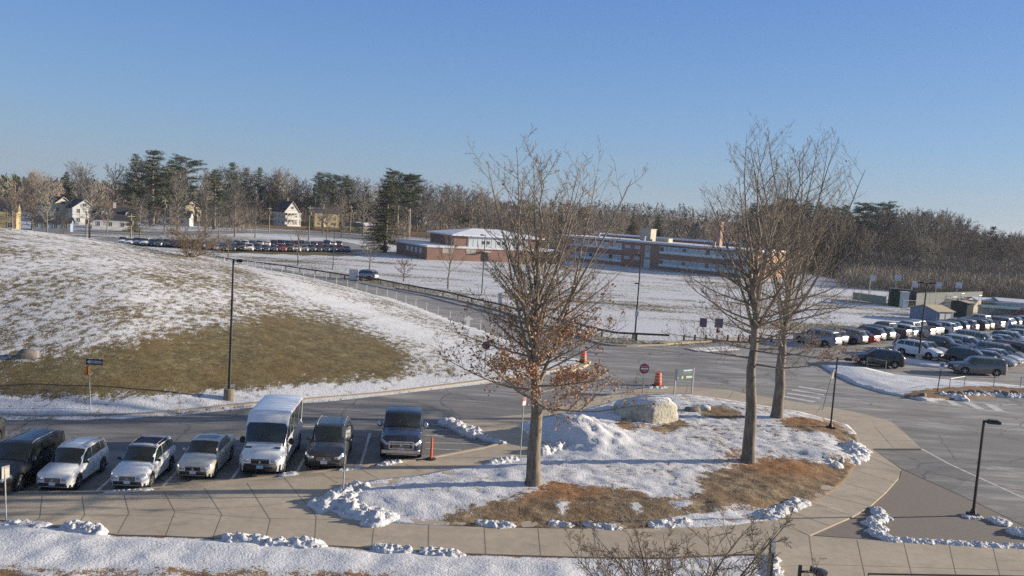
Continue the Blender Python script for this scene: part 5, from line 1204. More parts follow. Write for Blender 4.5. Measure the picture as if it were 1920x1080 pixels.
        pb.build('balcony', M_trim, o)
    return o
brick_mat('brick_red', (.28, .14, .10), (.23, .11, .08), (.29, .25, .21)); brick_mat('brick_brown', (.38, .20, .14), (.31, .16, .11), (.36, .29, .24))
def hpos(px, pb, yaw=0): g = P(px, pb); return (g.x, g.y, 0)
W_yel = wall_m('yellow', (.42, .34, .17)); W_whi = wall_m('white', (.52, .52, .50)); W_grey = wall_m('grey', (.30, .31, .33)); W_blue = wall_m('blue', (.25, .33, .42)); W_tan = wall_m('tan', (.50, .42, .28)); W_lil = wall_m('lilac', (.60, .56, .52))
gable_house(hpos(-62, 428), R(-66), 8, 11, 5.2, 7.2, W_yel, M_roofd, 'yellow two storey house at the left edge of the picture', (3, 4))
gable_house(hpos(172, 427), R(-62), 7.5, 13, 3.0, 6.4, W_whi, M_roofd, 'white cape house with two white dormers beyond the hill crest', (2, 4), (0, 6, W_whi), dormers=2, floors=1)
gable_house(hpos(158, 421), R(44), 7, 9, 5.2, 7.8, W_whi, M_roofd, 'white house with a dark roof left of the cape house, behind bare trees', (2, 3))
gable_house(hpos(118, 418), R(50), 7, 10, 5.4, 8.2, W_tan, M_roofd, 'dark roofed house with sunlit pale walls near the left edge, higher than its neighbours', (2, 3), (0, 4))
gable_house(hpos(62, 431), R(-70), 5, 9, 2.4, 3.6, W_blue, M_roofd, 'low blue house with a dark roof beside the yellow house', (2, 4), floors=1)
gable_house(hpos(360, 415), R(46), 8, 10, 6.0, 8.8, W_tan, M_roofd, 'tan house half hidden by trees above the brown shrub', (2, 3))
gable_house(hpos(305, 421), R(-80), 7, 10, 3.2, 5.4, W_whi, M_roofd, 'white garage like house behind the trees left of the tan house', (1, 2), floors=1)
gable_house(hpos(547, 424), R(42), 7.4, 11, 6.6, 11.2, W_lil, M_roofd, 'large gabled house with a white two storey porch and a dark roof', (2, 3), (0, 5), porch=True)
gable_house(hpos(585, 424), R(-60), 8, 12, 6.8, 9.4, W_yel, M_roofd, 'yellow house with tall white chimneys right of the gabled house', (3, 3), (1, 5, W_whi))
gable_house(hpos(618, 426), R(50), 7, 9, 3.6, 8.2, W_tan, M_roofd, 'small steep roofed house right of the yellow chimney house', (1, 2), floors=1)
gable_house(hpos(640, 434), R(-62), 6, 9, 2.8, 4.0, W_yel, M_roofd, 'low yellow bungalow between the utility pole and the lone spruce', (2, 2), floors=1)
gable_house(hpos(668, 434), R(-62), 6, 10, 2.8, 4.0, W_whi, M_roofs, 'low white house left of the lone spruce', (2, 3), floors=1)
gable_house(hpos(790, 425), R(46), 8.5, 12, 5.2, 9.2, W_whi, M_roofs, 'white gabled house with a blue shaded snowy roof right of the lone spruce', (2, 3))
gable_house(hpos(722, 420), R(30), 7, 9, 4.2, 6.6, W_blue, M_roofs, 'blue house hidden behind the lone spruce', (2, 2), floors=1)
gable_house(hpos(840, 421), R(-80), 7, 11, 3.0, 5.0, W_blue, M_roofs, 'low house behind the hip roof of the gym', (2, 2), floors=1)
gable_house(hpos(1107, 446), R(50), 9, 12, 5.0, 9.0, W_grey, M_roofd, 'house gable showing between trees left of the long school wing', (2, 2))
# ---- low brick school building with gym
def school_low():
    A = P(800, 487); B = P(1055, 495); C = P(760, 476)
    o = empty('school_building', A, math.atan2(B.y - A.y, B.x - A.x), 'low brick school building with a snow covered hip roof over its glazed gym', 'school'); L_ = (B - A).length
    dep = 20.0; hB = 3.0
    br = MATS['brick_red']
    b = MB(); b.prism([(0, 0), (L_, 0), (L_, dep), (0, dep)], -.3, hB); b.build('wall', br, o)
    r = MB(); r.box((L_ / 2, dep / 2, hB + .16), (L_ + .5, dep + .5, .3)); ro = r.build('roof', M_trim, o)
    s = MB(); s.box((L_ / 2, dep / 2, hB + .36), (L_ + .1, dep + .1, .10)); s.build('roof_snow', M_roofs, ro)
    for k in range(4): window(o, 4 + k * 2.8, 2.0, 1.3, 1.1, 'l', 0, MATS['white_trim'], plain('bright_pane', (.42, .47, .50), .3))
    window(o, 5.5, 2.4, 2.8, 1.2, 'f', 0, M_trim, plain('pale_pane', (.42, .38, .30), .4), 2); window(o, 11.6, 2.35, 2.4, .9, 'f', 0, M_trim, MATS['pale_pane'], 1)
    d = MB(); d.box((15.5, -.05, 1.1), (1.6, .1, 2.2)); dd = d.build('door', M_rimd, o); c = MB(); c.box((15.5, -.6, 2.5), (2.2, 1.2, .15)); c.build('canopy', M_trim, o)
    # dark recessed bay shaded
    # gym volume
    g0, g1, gd0, gd1, gh_ = 8.5, 33.5, 3.5, 18.0, 6.3
    g = MB(); g.prism([(g0, gd0), (g1, gd0), (g1, gd1), (g0, gd1)], hB, gh_); g.build('gym_wall', br, o)
    cl = MB(); cl.box(((g0 + 3.8 + g1 - 4) / 2, gd0 - .06, hB + 1.75), (g1 - 4 - g0 - 3.8, .12, 2.7)); cw_ = cl.build('clerestory', plain('panel_white', (.52, .56, .56), .5), o)
    for k in range(14): m_ = MB(); m_.box((g0 + 4.1 + k * 1.28, gd0 - .14, hB + 1.75), (.10, .06, 2.7)); m_.build('mullion', M_trim, cw_)
    for k in range(3):
        for q in range(2): w_ = MB(); w_.box((g0 + 8.2 + k * 4.4 + q * 1.3, gd0 - .15, hB + 1.5), (.85, .05, .8)); w_.build('pane', M_wing, cw_)
    cx, cy = (g0 + g1) / 2, (gd0 + gd1) / 2; e = .9
    r = MB(); r.add([(g0 - e, gd0 - e, gh_), (g1 + e, gd0 - e, gh_), (g1 + e, gd1 + e, gh_), (g0 - e, gd1 + e, gh_), (cx - 4, cy, gh_ + 1.5), (cx + 4, cy, gh_ + 1.5), (g0 - e, gd0 - e, gh_ - .35), (g1 + e, gd0 - e, gh_ - .35), (g1 + e, gd1 + e, gh_ - .35), (g0 - e, gd1 + e, gh_ - .35)],
               [(0, 1, 5, 4), (1, 2, 5), (2, 3, 4, 5), (3, 0, 4), (6, 7, 1, 0), (7, 8, 2, 1), (8, 9, 3, 2), (9, 6, 0, 3), (9, 8, 7, 6)]); r.build('gym_roof', M_roofs, o)
school_low()
def school_wing():
    A = Vector((59, 205, 0)); a = Vector((-.8, .6, 0)); L_ = 58.0; dep = 27.0
    # local x runs along the facade from its near (right) corner to the far left; local y goes back
    o = empty('school_building', A + a * L_, math.atan2(-a.y, -a.x), 'two storey brick school wing with long window bands and a sunlit orange end wall', 'school')
    hh = 6.6; br = MATS['brick_brown']; b = MB(); b.prism([(0, 0), (L_, 0), (L_, 16), (0, 16)], -.3, hh); b.build('wall', br, o)
    e = MB(); e.box((L_ + .09, 13.2, hh / 2 - .1), (.16, 26.4, hh)); e.prism([(L_ - 12, 16.02), (L_, 16.02), (L_, 26.4), (L_ - 12, 26.4)], -.3, hh - .01); e.build('end_wall', brick_mat('brick_sunlit', (.50, .25, .13), (.44, .21, .11), (.44, .34, .26)), o)  # end wall brick coloured brighter and more orange to paint in the low sun
    r = MB(); r.box((L_ / 2, 8, hh + .22), (L_ + .9, 17.0, .40)); r.box((L_ - 6, 21.2, hh + .21), (12.8, 10.9, .39)); ro = r.build('roof', plain('fascia', (.60, .60, .60), .6), o)
    s = MB(); s.box((L_ / 2, 8, hh + .47), (L_ + .3, 16.4, .10)); s.build('roof_snow', M_roofs, ro)
    fr_ = plain('window_panel', (.62, .70, .69), .35)
    def band(x0, x1, z):
        n = int((x1 - x0) / 1.25); bb = MB(); bb.box(((x0 + x1) / 2, -.05, z), (x1 - x0, .10, 1.75)); w_ = bb.build('window', fr_, o)
        st = (x1 - x0) / n
        for k in range(n):
            g = MB(); g.box((x0 + st * (k + .5), -.115, z + (.30 if k % 3 else .2)), (st - .16, .03, .9 if k % 2 else 1.1)); g.build('pane', plain('pane_a', (.36, .44, .46), .2) if (k * 7) % 5 else M_wing, w_)
        t_ = MB(); t_.box(((x0 + x1) / 2, -.10, z - .95), (x1 - x0 + .2, .22, .12)); t_.build('sill', M_trim, w_)
    for z in (5.2, 1.85): band(L_ - 25.5, L_ - .8, z); band(4, L_ - 37.0, z)
    for k in range(2):
        for z in (5.3, 2.3): window(o, L_ - 35.2 + k * 3.0, z, 1.5, .8, 'f', 0, M_trim, MATS['pane_a'], 1)
    d = MB(); d.box((L_ - 29, -.06, 1.2), (1.8, .12, 2.4)); d.box((L_ - 29, -.06, 3.6), (1.6, .12, 1.6)); d.build('door', MATS['panel_white'], o); d = MB(); d.box((L_ - 29, -.05, 5.3), (1.8, .1, 1.6)); d.build('stair_window', MATS['pale_pane'], o)
    s = MB(); s.box((L_ + .21, 11.6, 3.2), (.06, 1.6, .95)); s.build('vent_panel', M_trim, o)
    v = MB(); v.box((24, 9, hh + 2.0), (3.2, 3.2, 3.4)); v.box((24, 9, hh + 3.78), (3.5, 3.5, .2)); v.build('penthouse', wall_m('penthouse', (.42, .38, .31)), ro)
    v = MB(); v.box((29, 9, hh + 1.0), (4.0, 2.4, 1.1)); v.build('roof_unit', W_tan, ro)
    for x in (11, 25.5, 46): v = MB(); v.lathe([(.35, 0), (.35, .9), (.55, 1.0), (.55, 1.25), (.0, 1.45)], 10, c=(x, 4, hh + .5)); v.build('roof_vent', M_galv, ro)
    c = MB(); c.box((43, 13, hh + 3.2), (1.9, 1.9, 7.2)); c.box((43, 13, hh + 6.9), (2.1, 2.1, .25)); c.build('chimney', MATS['brick_brown'], ro)
school_wing()
def rear_wing():
    A = Vector((26, 272, 0)); o = empty('school_building', A, R(-14), 'rear school wing whose dark roof edge shows above the long wing', 'school'); b = MB(); b.prism([(0, 0), (48, 0), (48, 14), (0, 14)], -.3, 7.2); b.build('wall', MATS['brick_brown'], o)
    r = MB(); r.box((24, 7, 7.4), (49, 15, .4)); ro = r.build('roof', M_roofs, o)
    for k in range(9): window(o, 3.5 + k * 5, 5.4, 3.2, 1.5, 'f', 0, M_trim, MATS['pane_a'], 2)
rear_wing()
def flat_shed(p, rz, W_, D_, h0, h1, wall, roof, label, cat='shed', name='shed', doors=2, slats=True):
    o = empty(name, p, rz, label, cat); b = MB(); b.add([(0, 0, 0), (W_, 0, 0), (W_, D_, 0), (0, D_, 0), (0, 0, h0), (W_, 0, h0), (W_, D_, h0), (0, D_, h0), (0, D_ / 2, h1), (W_, D_ / 2, h1)], [(0, 1, 5, 4), (1, 2, 6, 5), (2, 3, 7, 6), (3, 0, 4, 7), (4, 8, 7), (5, 6, 9)])
    b.build('wall', wall, o); r = MB(); ov = .2; dz = (h1 - h0) / (D_ / 2) * ov
    for s, y in ((-1, 0), (1, D_)):
        ye = y + s * ov; r.add([(-ov, ye, h0 - dz + .02), (W_ + ov, ye, h0 - dz + .02), (W_ + ov, D_ / 2, h1 + .02), (-ov, D_ / 2, h1 + .02), (-ov, ye, h0 - dz + .12), (W_ + ov, ye, h0 - dz + .12), (W_ + ov, D_ / 2, h1 + .12), (-ov, D_ / 2, h1 + .12)], [(0, 1, 2, 3), (4, 5, 6, 7), (0, 1, 5, 4), (1, 2, 6, 5), (0, 3, 7, 4)])
    r.build('roof', roof, o)
    if slats:
        for k in range(int(W_ / .9)): m_ = MB(); m_.box((.5 + k * .9, -.03, h0 / 2), (.08, .05, h0 * .92)); m_.build('batten', M_trim, o)
    for k in range(doors): d = MB(); d.box((W_ * (.3 + .35 * k), -.05, h0 * .43), (1.0, .06, h0 * .8)); d.build('door', M_trim, o)
    return o
g = P(1755, 604); flat_shed((g.x, g.y, 0), R(22), 3.5, 5.0, 1.6, 2.3, wall_m('shed', (.22, .25, .33)), W_tan, 'blue grey shed with a tan roof beside the back row of cars')
g = P(1811, 597); flat_shed((g.x, g.y, 0), R(20), 1.4, 3.2, 2.5, 2.7, wall_m('darkgreen', (.02, .035, .03)), W_tan, 'dark green narrow container with a pale end right of the shed', 'container', 'storage_container', 0, False)
g = P(1668, 573); flat_shed((g.x, g.y, 0), R(-18), 3.4, 3.0, 3.0, 3.1, wall_m('darkgreen', (.02, .035, .03)), M_roofd, 'dark green storage box at the edge of the snow field', 'container', 'storage_container', 0, False)
# brick pillar, fences, ramps
def mesh_fence(pts, hgt, label, grp=None, cat='fence', name='fence', post=M_galv, panel=None, step=2.5, rail=True, pr=.035, mesh_m=None):
    o = empty(name, pts[0], 0, label, cat, grp); acc = []
    for a, b_ in zip(pts, pts[1:]):
        n = max(1, round((b_ - a).length / step)); acc += [a.lerp(b_, k / n) for k in range(n)]
    acc.append(pts[-1]); z0 = [Vector((p.x, p.y, p.z)) for p in acc]
    for p in z0:
        m_ = MB(); q = p - pts[0]; m_.tube([q + Vector((0, 0, -.1)), q + Vector((0, 0, hgt + .03))], pr, 6); m_.build('post', post, o)
    if rail: m_ = MB(); m_.tube([p - pts[0] + Vector((0, 0, hgt)) for p in z0], pr * .7, 5); m_.build('top_rail', post, o)
    if panel:
        m_ = MB()
        for a, b_ in zip(z0, z0[1:]):
            c = (a + b_) / 2 - pts[0]; d = b_ - a; m_.box(c + Vector((0, 0, hgt * .5)), (d.length - .02, .04, hgt * .94), math.atan2(d.y, d.x))
        m_.build('panel', panel, o)
    if mesh_m:
        m_ = MB(); L_ = 0
        for a, b_ in zip(z0, z0[1:]):
            d = (b_ - a); n = max(2, int(d.length / .28)); u = d / n
            for k in range(n):
                p = a + u * k - pts[0]; q = p + u
                m_.tube([p + Vector((0, 0, .02)), q + Vector((0, 0, hgt))], .004, 3, cap=False); m_.tube([q + Vector((0, 0, .02)), p + Vector((0, 0, hgt))], .004, 3, cap=False)
        m_.build('wire_mesh', post, o)['kind'] = 'stuff'
    return o
M_board = plain('grey_boards', (.13, .15, .14), .85, 0, .3, 5); M_wind = plain('green_windscreen', (.10, .14, .13), .8, 0, .2, 1)
Y0 = 148
def AX(px, Y, z=0): 
    t = AT(px, 500, Y); return Vector((t.x, Y, z))
mesh_fence([AX(1725, 150), AX(1848, 168)], 2.6, 'tall grey board fence behind the skate ramps', panel=M_board)
mesh_fence([AX(1605, 158), AX(1668, 152)], 1.5, 'pale board fence left of the courts', panel=plain('pale_boards', (.34, .33, .24), .85, 0, .3, 4))
mesh_fence([AX(1672, 156), AX(1724, 152)], 3.0, 'chain link court fence with green windscreen', panel=M_wind)
mesh_fence([AX(1700, 133), AX(1800, 139), AX(1945, 146)], 2.4, 'chain link fence in front of the skate ramps', mesh_m=True)
o = tag(MB().box((0, 0, 1.35), (1.1, 1.1, 2.7)).box((0, 0, 2.8), (1.35, 1.35, .22), m=None).build('brick_pillar', M_trim), 'white square pillar beside the dark green storage box', 'pillar'); g = P(1694, 577); o.location = (g.x, g.y, 0)
for i, (px, Y, w_, h_, c, lab) in enumerate([(1745, 143, 6, 1.7, (.40, .33, .22), 'tan quarter pipe ramp left among the skate ramps'), (1768, 143, 5, 2.1, (.42, .34, .22), 'tall tan ramp in the middle of the skate ramps'), (1792, 144, 5, 1.5, (.14, .14, .13), 'dark low skate ramp'), (1815, 145, 6, 2.1, (.40, .33, .22), 'tan ramp at the right end of the skate ramps')]):
    t = AX(px, Y); o = empty('skate_ramp', t, R(12 + 9 * i), lab, 'ramp', 'skate ramps behind the shed'); b = MB(); n = 8
    prof = [(0, 0)] + [(w_ * k / n, h_ * (k / n) ** 2) for k in range(1, n + 1)] + [(w_ + 1.2, h_), (w_ + 1.2, 0)]
    b.add([(x, 0, z) for x, z in prof] + [(x, 3, z) for x, z in prof], [tuple(range(len(prof)))[::-1], tuple(range(len(prof), 2 * len(prof)))] + [(k, k + 1, len(prof) + k + 1, len(prof) + k) for k in range(len(prof) - 1)])
    b.build('ramp_body', plain('ply_%d' % i, c, .8, 0, .25, 2), o); m_ = MB()
    for y in (0, 3): m_.tube([(w_, y, h_), (w_, y, h_ + .9), (w_ + 1.2, y, h_ + .9), (w_ + 1.2, y, h_)], .04, 5)
    m_.build('rail', M_galv, o)
for i, (px, pt, Y) in enumerate([(1637, 516, 162), (1684, 515, 160), (1716, 527, 150), (1760, 529, 158), (1798, 529, 165)]):
    t = AT(px, pt + 6, Y); o = empty('basketball_hoop', (t.x, Y, 0), R([8, -6, 10, 0, -8][i]), '%s basketball backboard from the left above the court fence' % ORD[i], 'hoop', 'basketball hoops on the courts')
    m_ = MB(); m_.tube([(0, .9, 0), (0, .9, t.z - .6), (0, .15, t.z)], .08, 8); m_.build('pole', M_galv, o)
    m_ = MB(); m_.box((0, 0, t.z), (1.2, .06, 1.15)); bb = m_.build('backboard', M_plate, o); m_ = MB()
    for a in range(12): m_.tube([(.23 * math.cos(a * .5236), -.35 + .23 * math.sin(a * .5236), t.z - .3), (.23 * math.cos((a + 1) * .5236), -.35 + .23 * math.sin((a + 1) * .5236), t.z - .3)], .02, 4)
    m_.build('rim', plain('hoop_orange', (.5, .15, .03), .5), bb)
# snow covered low shelters and tarps at the right edge
for i, (px, pb, W_, D_, h_, rzz, m1, m2, lab) in enumerate([(1832, 578, 9, 4, 1.9, 5, M_roofd, M_roofs, 'long low shelter with a snow covered roof'), (1872, 582, 6, 4, 2.2, -10, W_blue, M_roofs, 'blue sided shelter with snow on its roof near the right edge'), (1842, 590, 12, 2, 1.6, -8, wall_m('greywall', (.20, .21, .20)), wall_m('teal', (.12, .27, .28)), 'long grey block wall with a teal top behind the last parked cars')]):
    g = P(px, pb); flat_shed((g.x, g.y, 0), R(rzz), W_, D_, h_ * .8, h_, m1, m2, lab, 'shelter', 'shelter', 0, False)
for px, pb, c, lab in [(1882, 593, (.42, .12, .09), 'red slanted playground panel near the right edge'), (1897, 592, (.07, .24, .34), 'blue playground slide near the right edge'), (1910, 592, (.10, .32, .28), 'teal playground slide at the right edge')]:
    g = P(px, pb); o = empty('playground_slide', (g.x, g.y, 0), R(-30), lab, 'slide', 'playground pieces beyond the parked cars'); b = MB()
    pr_ = [(0, 0, .1), (1.2, 0, .35), (2.6, 0, 1.4), (3.2, 0, 1.5)]
    for s in (0, .8): b.add([(x, s, z) for x, y, z in pr_] + [(x, s, z + .3) for x, y, z in pr_], [(k, k + 1, 5 + k, 4 + k) for k in range(3)])
    b.add([(x, 0, z + .05) for x, y, z in pr_] + [(x, .8, z + .05) for x, y, z in pr_], [(k, k + 1, 5 + k, 4 + k) for k in range(3)]); b.build('chute', plain('slide_%d' % px, c, .5), o)
    b = MB(); b.tube([(3.2, 0, 0), (3.2, 0, 2.0)], .05, 6); b.tube([(3.2, .8, 0), (3.2, .8, 2.0)], .05, 6); [b.tube([(3.25, 0, .3 * k), (3.25, .8, .3 * k)], .03, 5) for k in range(1, 5)]; b.build('ladder', M_galv, o)
# ================================================================ POLES, SIGNS, RAILS
def fixture(o, at, ang, L_, dirs, lens=True, size=.55):
    for s in dirs:
        a = ang if s > 0 else ang + math.pi; d = Vector((math.cos(a), math.sin(a), 0)); m_ = MB()
        m_.tube([at, at + d * L_ + Vector((0, 0, .03))], .035, 6); arm = m_.build('arm', M_black, o)
        m_ = MB(); c = at + d * (L_ + size / 2); m_.box(c + Vector((0, 0, .03)), (size, .30, .12), a); m_.box(c + Vector((0, 0, .11)), (size * .7, .22, .05), a); hd = m_.build('lamp_head', M_black, o)
        m_ = MB(); m_.box(c + Vector((0, 0, -.045)), (size * .8, .22, .03), a); m_.build('lens', M_plate, hd)
def lamp(px, pb, pt, label, rb, rt, ang=0, L_=.35, dirs=(1,), base=.5, bcol=M_conc, size=.55, z0=None, square=False, grp='tall lamp posts'):
    b = HIT(px, pb) if z0 is None else P(px, pb, z0); top = AT(px, pt, b.y).z - b.z
    if abs(PR((b.x, b.y, b.z + top))[1] - pt) > .5: top += (PR((b.x, b.y, b.z + top))[1] - pt) * b.y / F
    o = empty('street_lamp', b, 0, label, 'street lamp', grp); m_ = MB(); m_.tube([(0, 0, .1), (0, 0, top)], [rb, rt], 8); m_.build('pole', M_black, o)
    m_ = MB()
    if base > .3: m_.lathe([(.30, -.3), (.30, base), (.27, base + .03)], 14)
    else: m_.box((0, 0, .06), (.42, .42, .12)); m_.lathe([(.14, .12), (.09, .3)], 10)
    m_.build('base', bcol, o)
    if dirs: fixture(o, Vector((0, 0, top - .08)), ang, L_, dirs, size=size)
    return o, top
lamp(429, 747, 487, 'tall black lamp post on a tan block at the foot of the hill', .09, .06, R(5), .2, (1,), .55, plain('lamp_base', (.24, .20, .14), .9), .35)
lamp(624, 505, 420, 'tall lamp post behind the guardrail, in front of the far lot', .08, .06, R(190), .2, (1,), .3)
lamp(903, 553, 440, 'tall lamp post in front of the low brick building', .08, .06, R(180), .2, (1,), .3)
o, tp = lamp(1190, 635, 478, 'tall lamp post at the end of the guardrail, in front of the school wing', .09, .06, R(185), .25, (1,), .45, M_conc, .45, z0=0)
m_ = MB(); m_.box((0, -.1, tp * .30), (.38, .04, .55)); m_.build('notice_plate', M_plate, o); m_ = MB(); m_.box((-.25, 0, tp * .66), (.4, .16, .12)); m_.build('floodlight', M_black, o)
o, tp = lamp(1722, 677, 530, 'tall twin headed lamp post between the rows of the right car park', .11, .07, R(2), .35, (1, -1), .75, M_conc, .55)
lamp(1557, 803, 671, 'short lamp post with one arm at the right end of the lawn island', .06, .05, R(-8), .45, (1,), .2, M_black, .40, z0=.25, grp='short walkway lamps')
lamp(1824, 967, 788, 'short lamp post with one arm on the gravel bed', .065, .055, R(-8), .12, (1,), .2, M_black, .55, z0=.06, grp='short walkway lamps')
snow_pile([(1815, 968), (1832, 968)], .3, .08, 'ring of frozen slush at the foot of the gravel bed lamp', 41, chunks=8)
t = AT(1500, 1068, 22.0); o = empty('street_lamp', (t.x, 22.0, .12), 0, 'top of a black lamp cut off by the bottom edge of the picture', 'street lamp', 'short walkway lamps')
m_ = MB(); m_.tube([(0, 0, 0), (0, 0, t.z)], [.065, .055], 8); m_.build('pole', M_black, o); m_ = MB(); m_.tube([(0, 0, t.z - .18), (.32, 0, t.z - .16)], .035, 6); m_.build('arm', M_black, o)
m_ = MB(); m_.lathe([(0, -.08), (.16, -.07), (.24, -.02), (.24, .03), (.1, .07), (0, .08)], 14, c=(.52, 0, t.z - .15)); m_.tube([(.30, 0, t.z - .15), (.30, 0, t.z)], .03, 6); hd = m_.build('lamp_head', M_black, o)
m_ = MB(); m_.lathe([(0, -.11), (.15, -.095), (.15, -.085), (0, -.08)], 12, c=(.55, 0, t.z - .15)); m_.build('lens', M_plate, hd)
# utility poles with wires
M_pole = bark_mat('pole_wood', (.14, .115, .09), (.34, .29, .22), 5)
up = {}
def upole(px, pb, pt, label, grp='wooden utility poles on the far street', arm=True):
    b = P(px, pb); h = AT(px, pt, b.y).z; o = empty('utility_pole', b, 0, label, 'utility pole', grp); m_ = MB(); m_.tube([(0, 0, -.2), (0, 0, h)], [.20, .13], 8); m_.build('pole', M_pole, o)
    if arm: m_ = MB(); m_.box((0, 0, h - .7), (2.0, .12, .12), R(60)); m_.lathe([(.22, 0), (.22, .9), (.0, .95)], 8, c=(.35, 0, h - 2.6)); m_.build('crossarm', M_pole, o)
    return Vector((b.x, b.y, h))
pp = [upole(29, 434, 379, 'utility pole beside the yellow house'), upole(162, 445, 398, 'utility pole in front of the tall bare tree by the cape house'), upole(245, 452, 400, 'thin pole in front of the olive conifer'), upole(308, 438, 372, 'utility pole above the large brown shrub'), upole(372, 434, 390, 'grey utility pole right of the large brown shrub'), upole(504, 437, 387, 'utility pole left of the gabled house'), upole(578, 460, 385, 'utility pole in front of the far lot'), upole(656, 441, 385, 'tan utility pole left of the lone spruce'), upole(764, 447, 391, 'grey utility pole right of the lone spruce'), upole(866, 430, 399, 'utility pole behind the gym roof')]
upole(922, 445, 382, 'stout tan pole rising behind the gym roof', None, False)
upole(1889, 470, 424, 'thin pole on the skyline near the right edge', None, False)
for k, (a, b_) in enumerate(zip(pp, pp[1:])):
    base = a.copy(); m_ = MB()
    for dz in (.4, 1.3, 2.6):
        pts = [a.lerp(b_, q / 8) - base + Vector((0, 0, -dz - 1.1 * math.sin(math.pi * q / 8))) for q in range(9)]; m_.tube(pts, .028, 3, cap=False)
    tag(m_.build('power_line', plain('wire', (.16, .15, .14), .6), loc=base), 'sagging wires of span %d from the left along the far street' % (k + 1) if 0 else 'sagging wires, %s span from the left along the far street' % ORD[k], 'wires', 'wires between the utility poles')
# guardrail
def guardrail(pxs, hgt, label, grp, step, M_=M_steel, off=0, h_rail=.20):
    pts = [P(x, y) for x, y in pxs]; o = empty('guardrail', pts[0], 0, label, 'guardrail', grp); base = pts[0]; m_ = MB()
    pl = smoothline([p.to_2d() for p in pts], 1); q = [Vector((p.x, p.y, 0)) - base for p in pl]
    for a, b_ in zip(q, q[1:]):
        d = b_ - a; m_.box((a + b_) / 2 + Vector((0, 0, hgt)), (d.length + .01, .10, h_rail), math.atan2(d.y, d.x))
    m_.build('rail', M_, o); acc = 0; nxt = 0
    for a, b_ in zip(q, q[1:]):
        L_ = (b_ - a).length
        while nxt < acc + L_:
            p = a.lerp(b_, (nxt - acc) / L_); m_ = MB(); m_.box(p + Vector((0, 0, hgt * .5)), (.16, .16, hgt + .1), math.atan2((b_ - a).y, (b_ - a).x)); m_.build('post', M_, o); nxt += step
        acc += L_
    return o
rp = [(405, 488), (440, 494), (515, 503), (565, 511), (602, 516), (660, 526), (705, 531), (742, 539), (800, 550), (840, 557), (888, 570), (934, 580), (977, 593), (1080, 618), (1145, 636), (1189, 638), (1254, 641)]
guardrail(rp, .70, 'long dark guardrail along the far side of the service road', None, 4.0)
for k in range(9):
    x = 1282 + k * 20.5; g = P(x, 641 - .02 * k, 0); m_ = MB(); m_.lathe([(.12, -.1), (.12, .72), (.0, .80)], 8); tag(m_.build('bollard', M_steel, loc=g), 'short dark wooden bollard, %s from the left beyond the tan kerb' % ORD[k], 'bollard', 'bollards beyond the tan kerb')
# chain link fence along the hill side of the service road
fp = [P(x, y) for x, y in [(420, 496)] + fence_px + [(985, 655)]]
mesh_fence(fp, 1.2, 'low chain link fence along the hill side of the service road', post=plain('fence_grey', (.42, .42, .40), .5), step=3.4, pr=.045, mesh_m=True, rail=False)
mesh_fence([P(1779, 736), P(1807, 731), P(1862, 731), P(1912, 732), P(1990, 738)], 1.15, 'low rail fence on the planted verge by the grey suv', post=M_galv, step=60, pr=.035)
mesh_fence([P(1625, 690), P(1660, 697)], 1.0, 'short pipe rail in front of the black driving suv', post=M_galv, step=60, pr=.03)
# ---- signs
def post(o, h, r=.03, mat=M_galv, tilt=(0, 0)): m_ = MB(); m_.tube([(0, 0, -.15), (tilt[0] * h, tilt[1] * h, h)], r, 6); return m_.build('post', mat, o)
def text(parent, s, size, loc, mat, rz=0, name='lettering', extr=.004, bold=0):
    cu = bpy.data.curves.new(name, 'FONT'); cu.body = s; cu.size = size; cu.align_x = 'CENTER'; cu.align_y = 'CENTER'; cu.extrude = extr; cu.offset = bold; cu.materials.append(mat)
    o = bpy.data.objects.new(name, cu); COL.objects.link(o); o.parent = parent; o.location = loc; o.rotation_euler = (R(90), 0, rz); bpy.context.view_layer.update()
    me = bpy.data.meshes.new_from_object(o); m2 = bpy.data.objects.new(name, me); COL.objects.link(m2); m2.parent = parent; m2.location = loc; m2.rotation_euler = (R(90), 0, rz); bpy.data.objects.remove(o); return m2
M_red = plain('sign_red', (.28, .02, .03), .45); M_sg = plain('sign_green', (.075, .13, .16), .45); M_or = plain('safety_orange', (.75, .12, .03), .5, 0, .08); M_sy = plain('sign_yellow', (.75, .62, .15), .45); M_back = plain('sign_back', (.36, .35, .31), .5, .3); M_sw = plain('sign_white', (.68, .68, .66), .5); M_pur = plain('sign_brown', (.07, .05, .07), .6)
# one way sign
b = HIT(170, 767); o = empty('one_way_sign', b, R(6), 'one way arrow sign above a small orange panel on a leaning post', 'road sign'); H1 = AT(160, 679, b.y).z - b.z + .05
post(o, H1 - .1, .03, M_galv, (-.06, 0)); cx = -.06 * H1
m_ = MB(); m_.box((cx + .32, -.05, H1), (.86, .02, .31)); pl = m_.build('sign_plate', plain('sign_black', (.01, .012, .02), .4), o)
m_ = MB(); z = H1; m_.add([(cx - .08, -.064, z), (cx + .08, -.064, z + .12), (cx + .08, -.064, z + .07), (cx + .70, -.064, z + .07), (cx + .70, -.064, z - .07), (cx + .08, -.064, z - .07), (cx + .08, -.064, z - .12)], [(0, 1, 2, 5, 6), (2, 3, 4, 5)]); m_.build('arrow', M_sw, pl)
text(pl, 'ONE WAY', .12, (cx + .40, -.068, z), MATS['sign_black'])
m_ = MB(); m_.box((cx + .02, -.06, H1 - .48), (.34, .02, .50), R(52)); q = m_.build('sign_plate', M_or, o); m_ = MB(); m_.box((cx + .08, -.075, H1 - .48), (.14, .02, .46), R(52)); m_.build('stripe', M_sy, q)
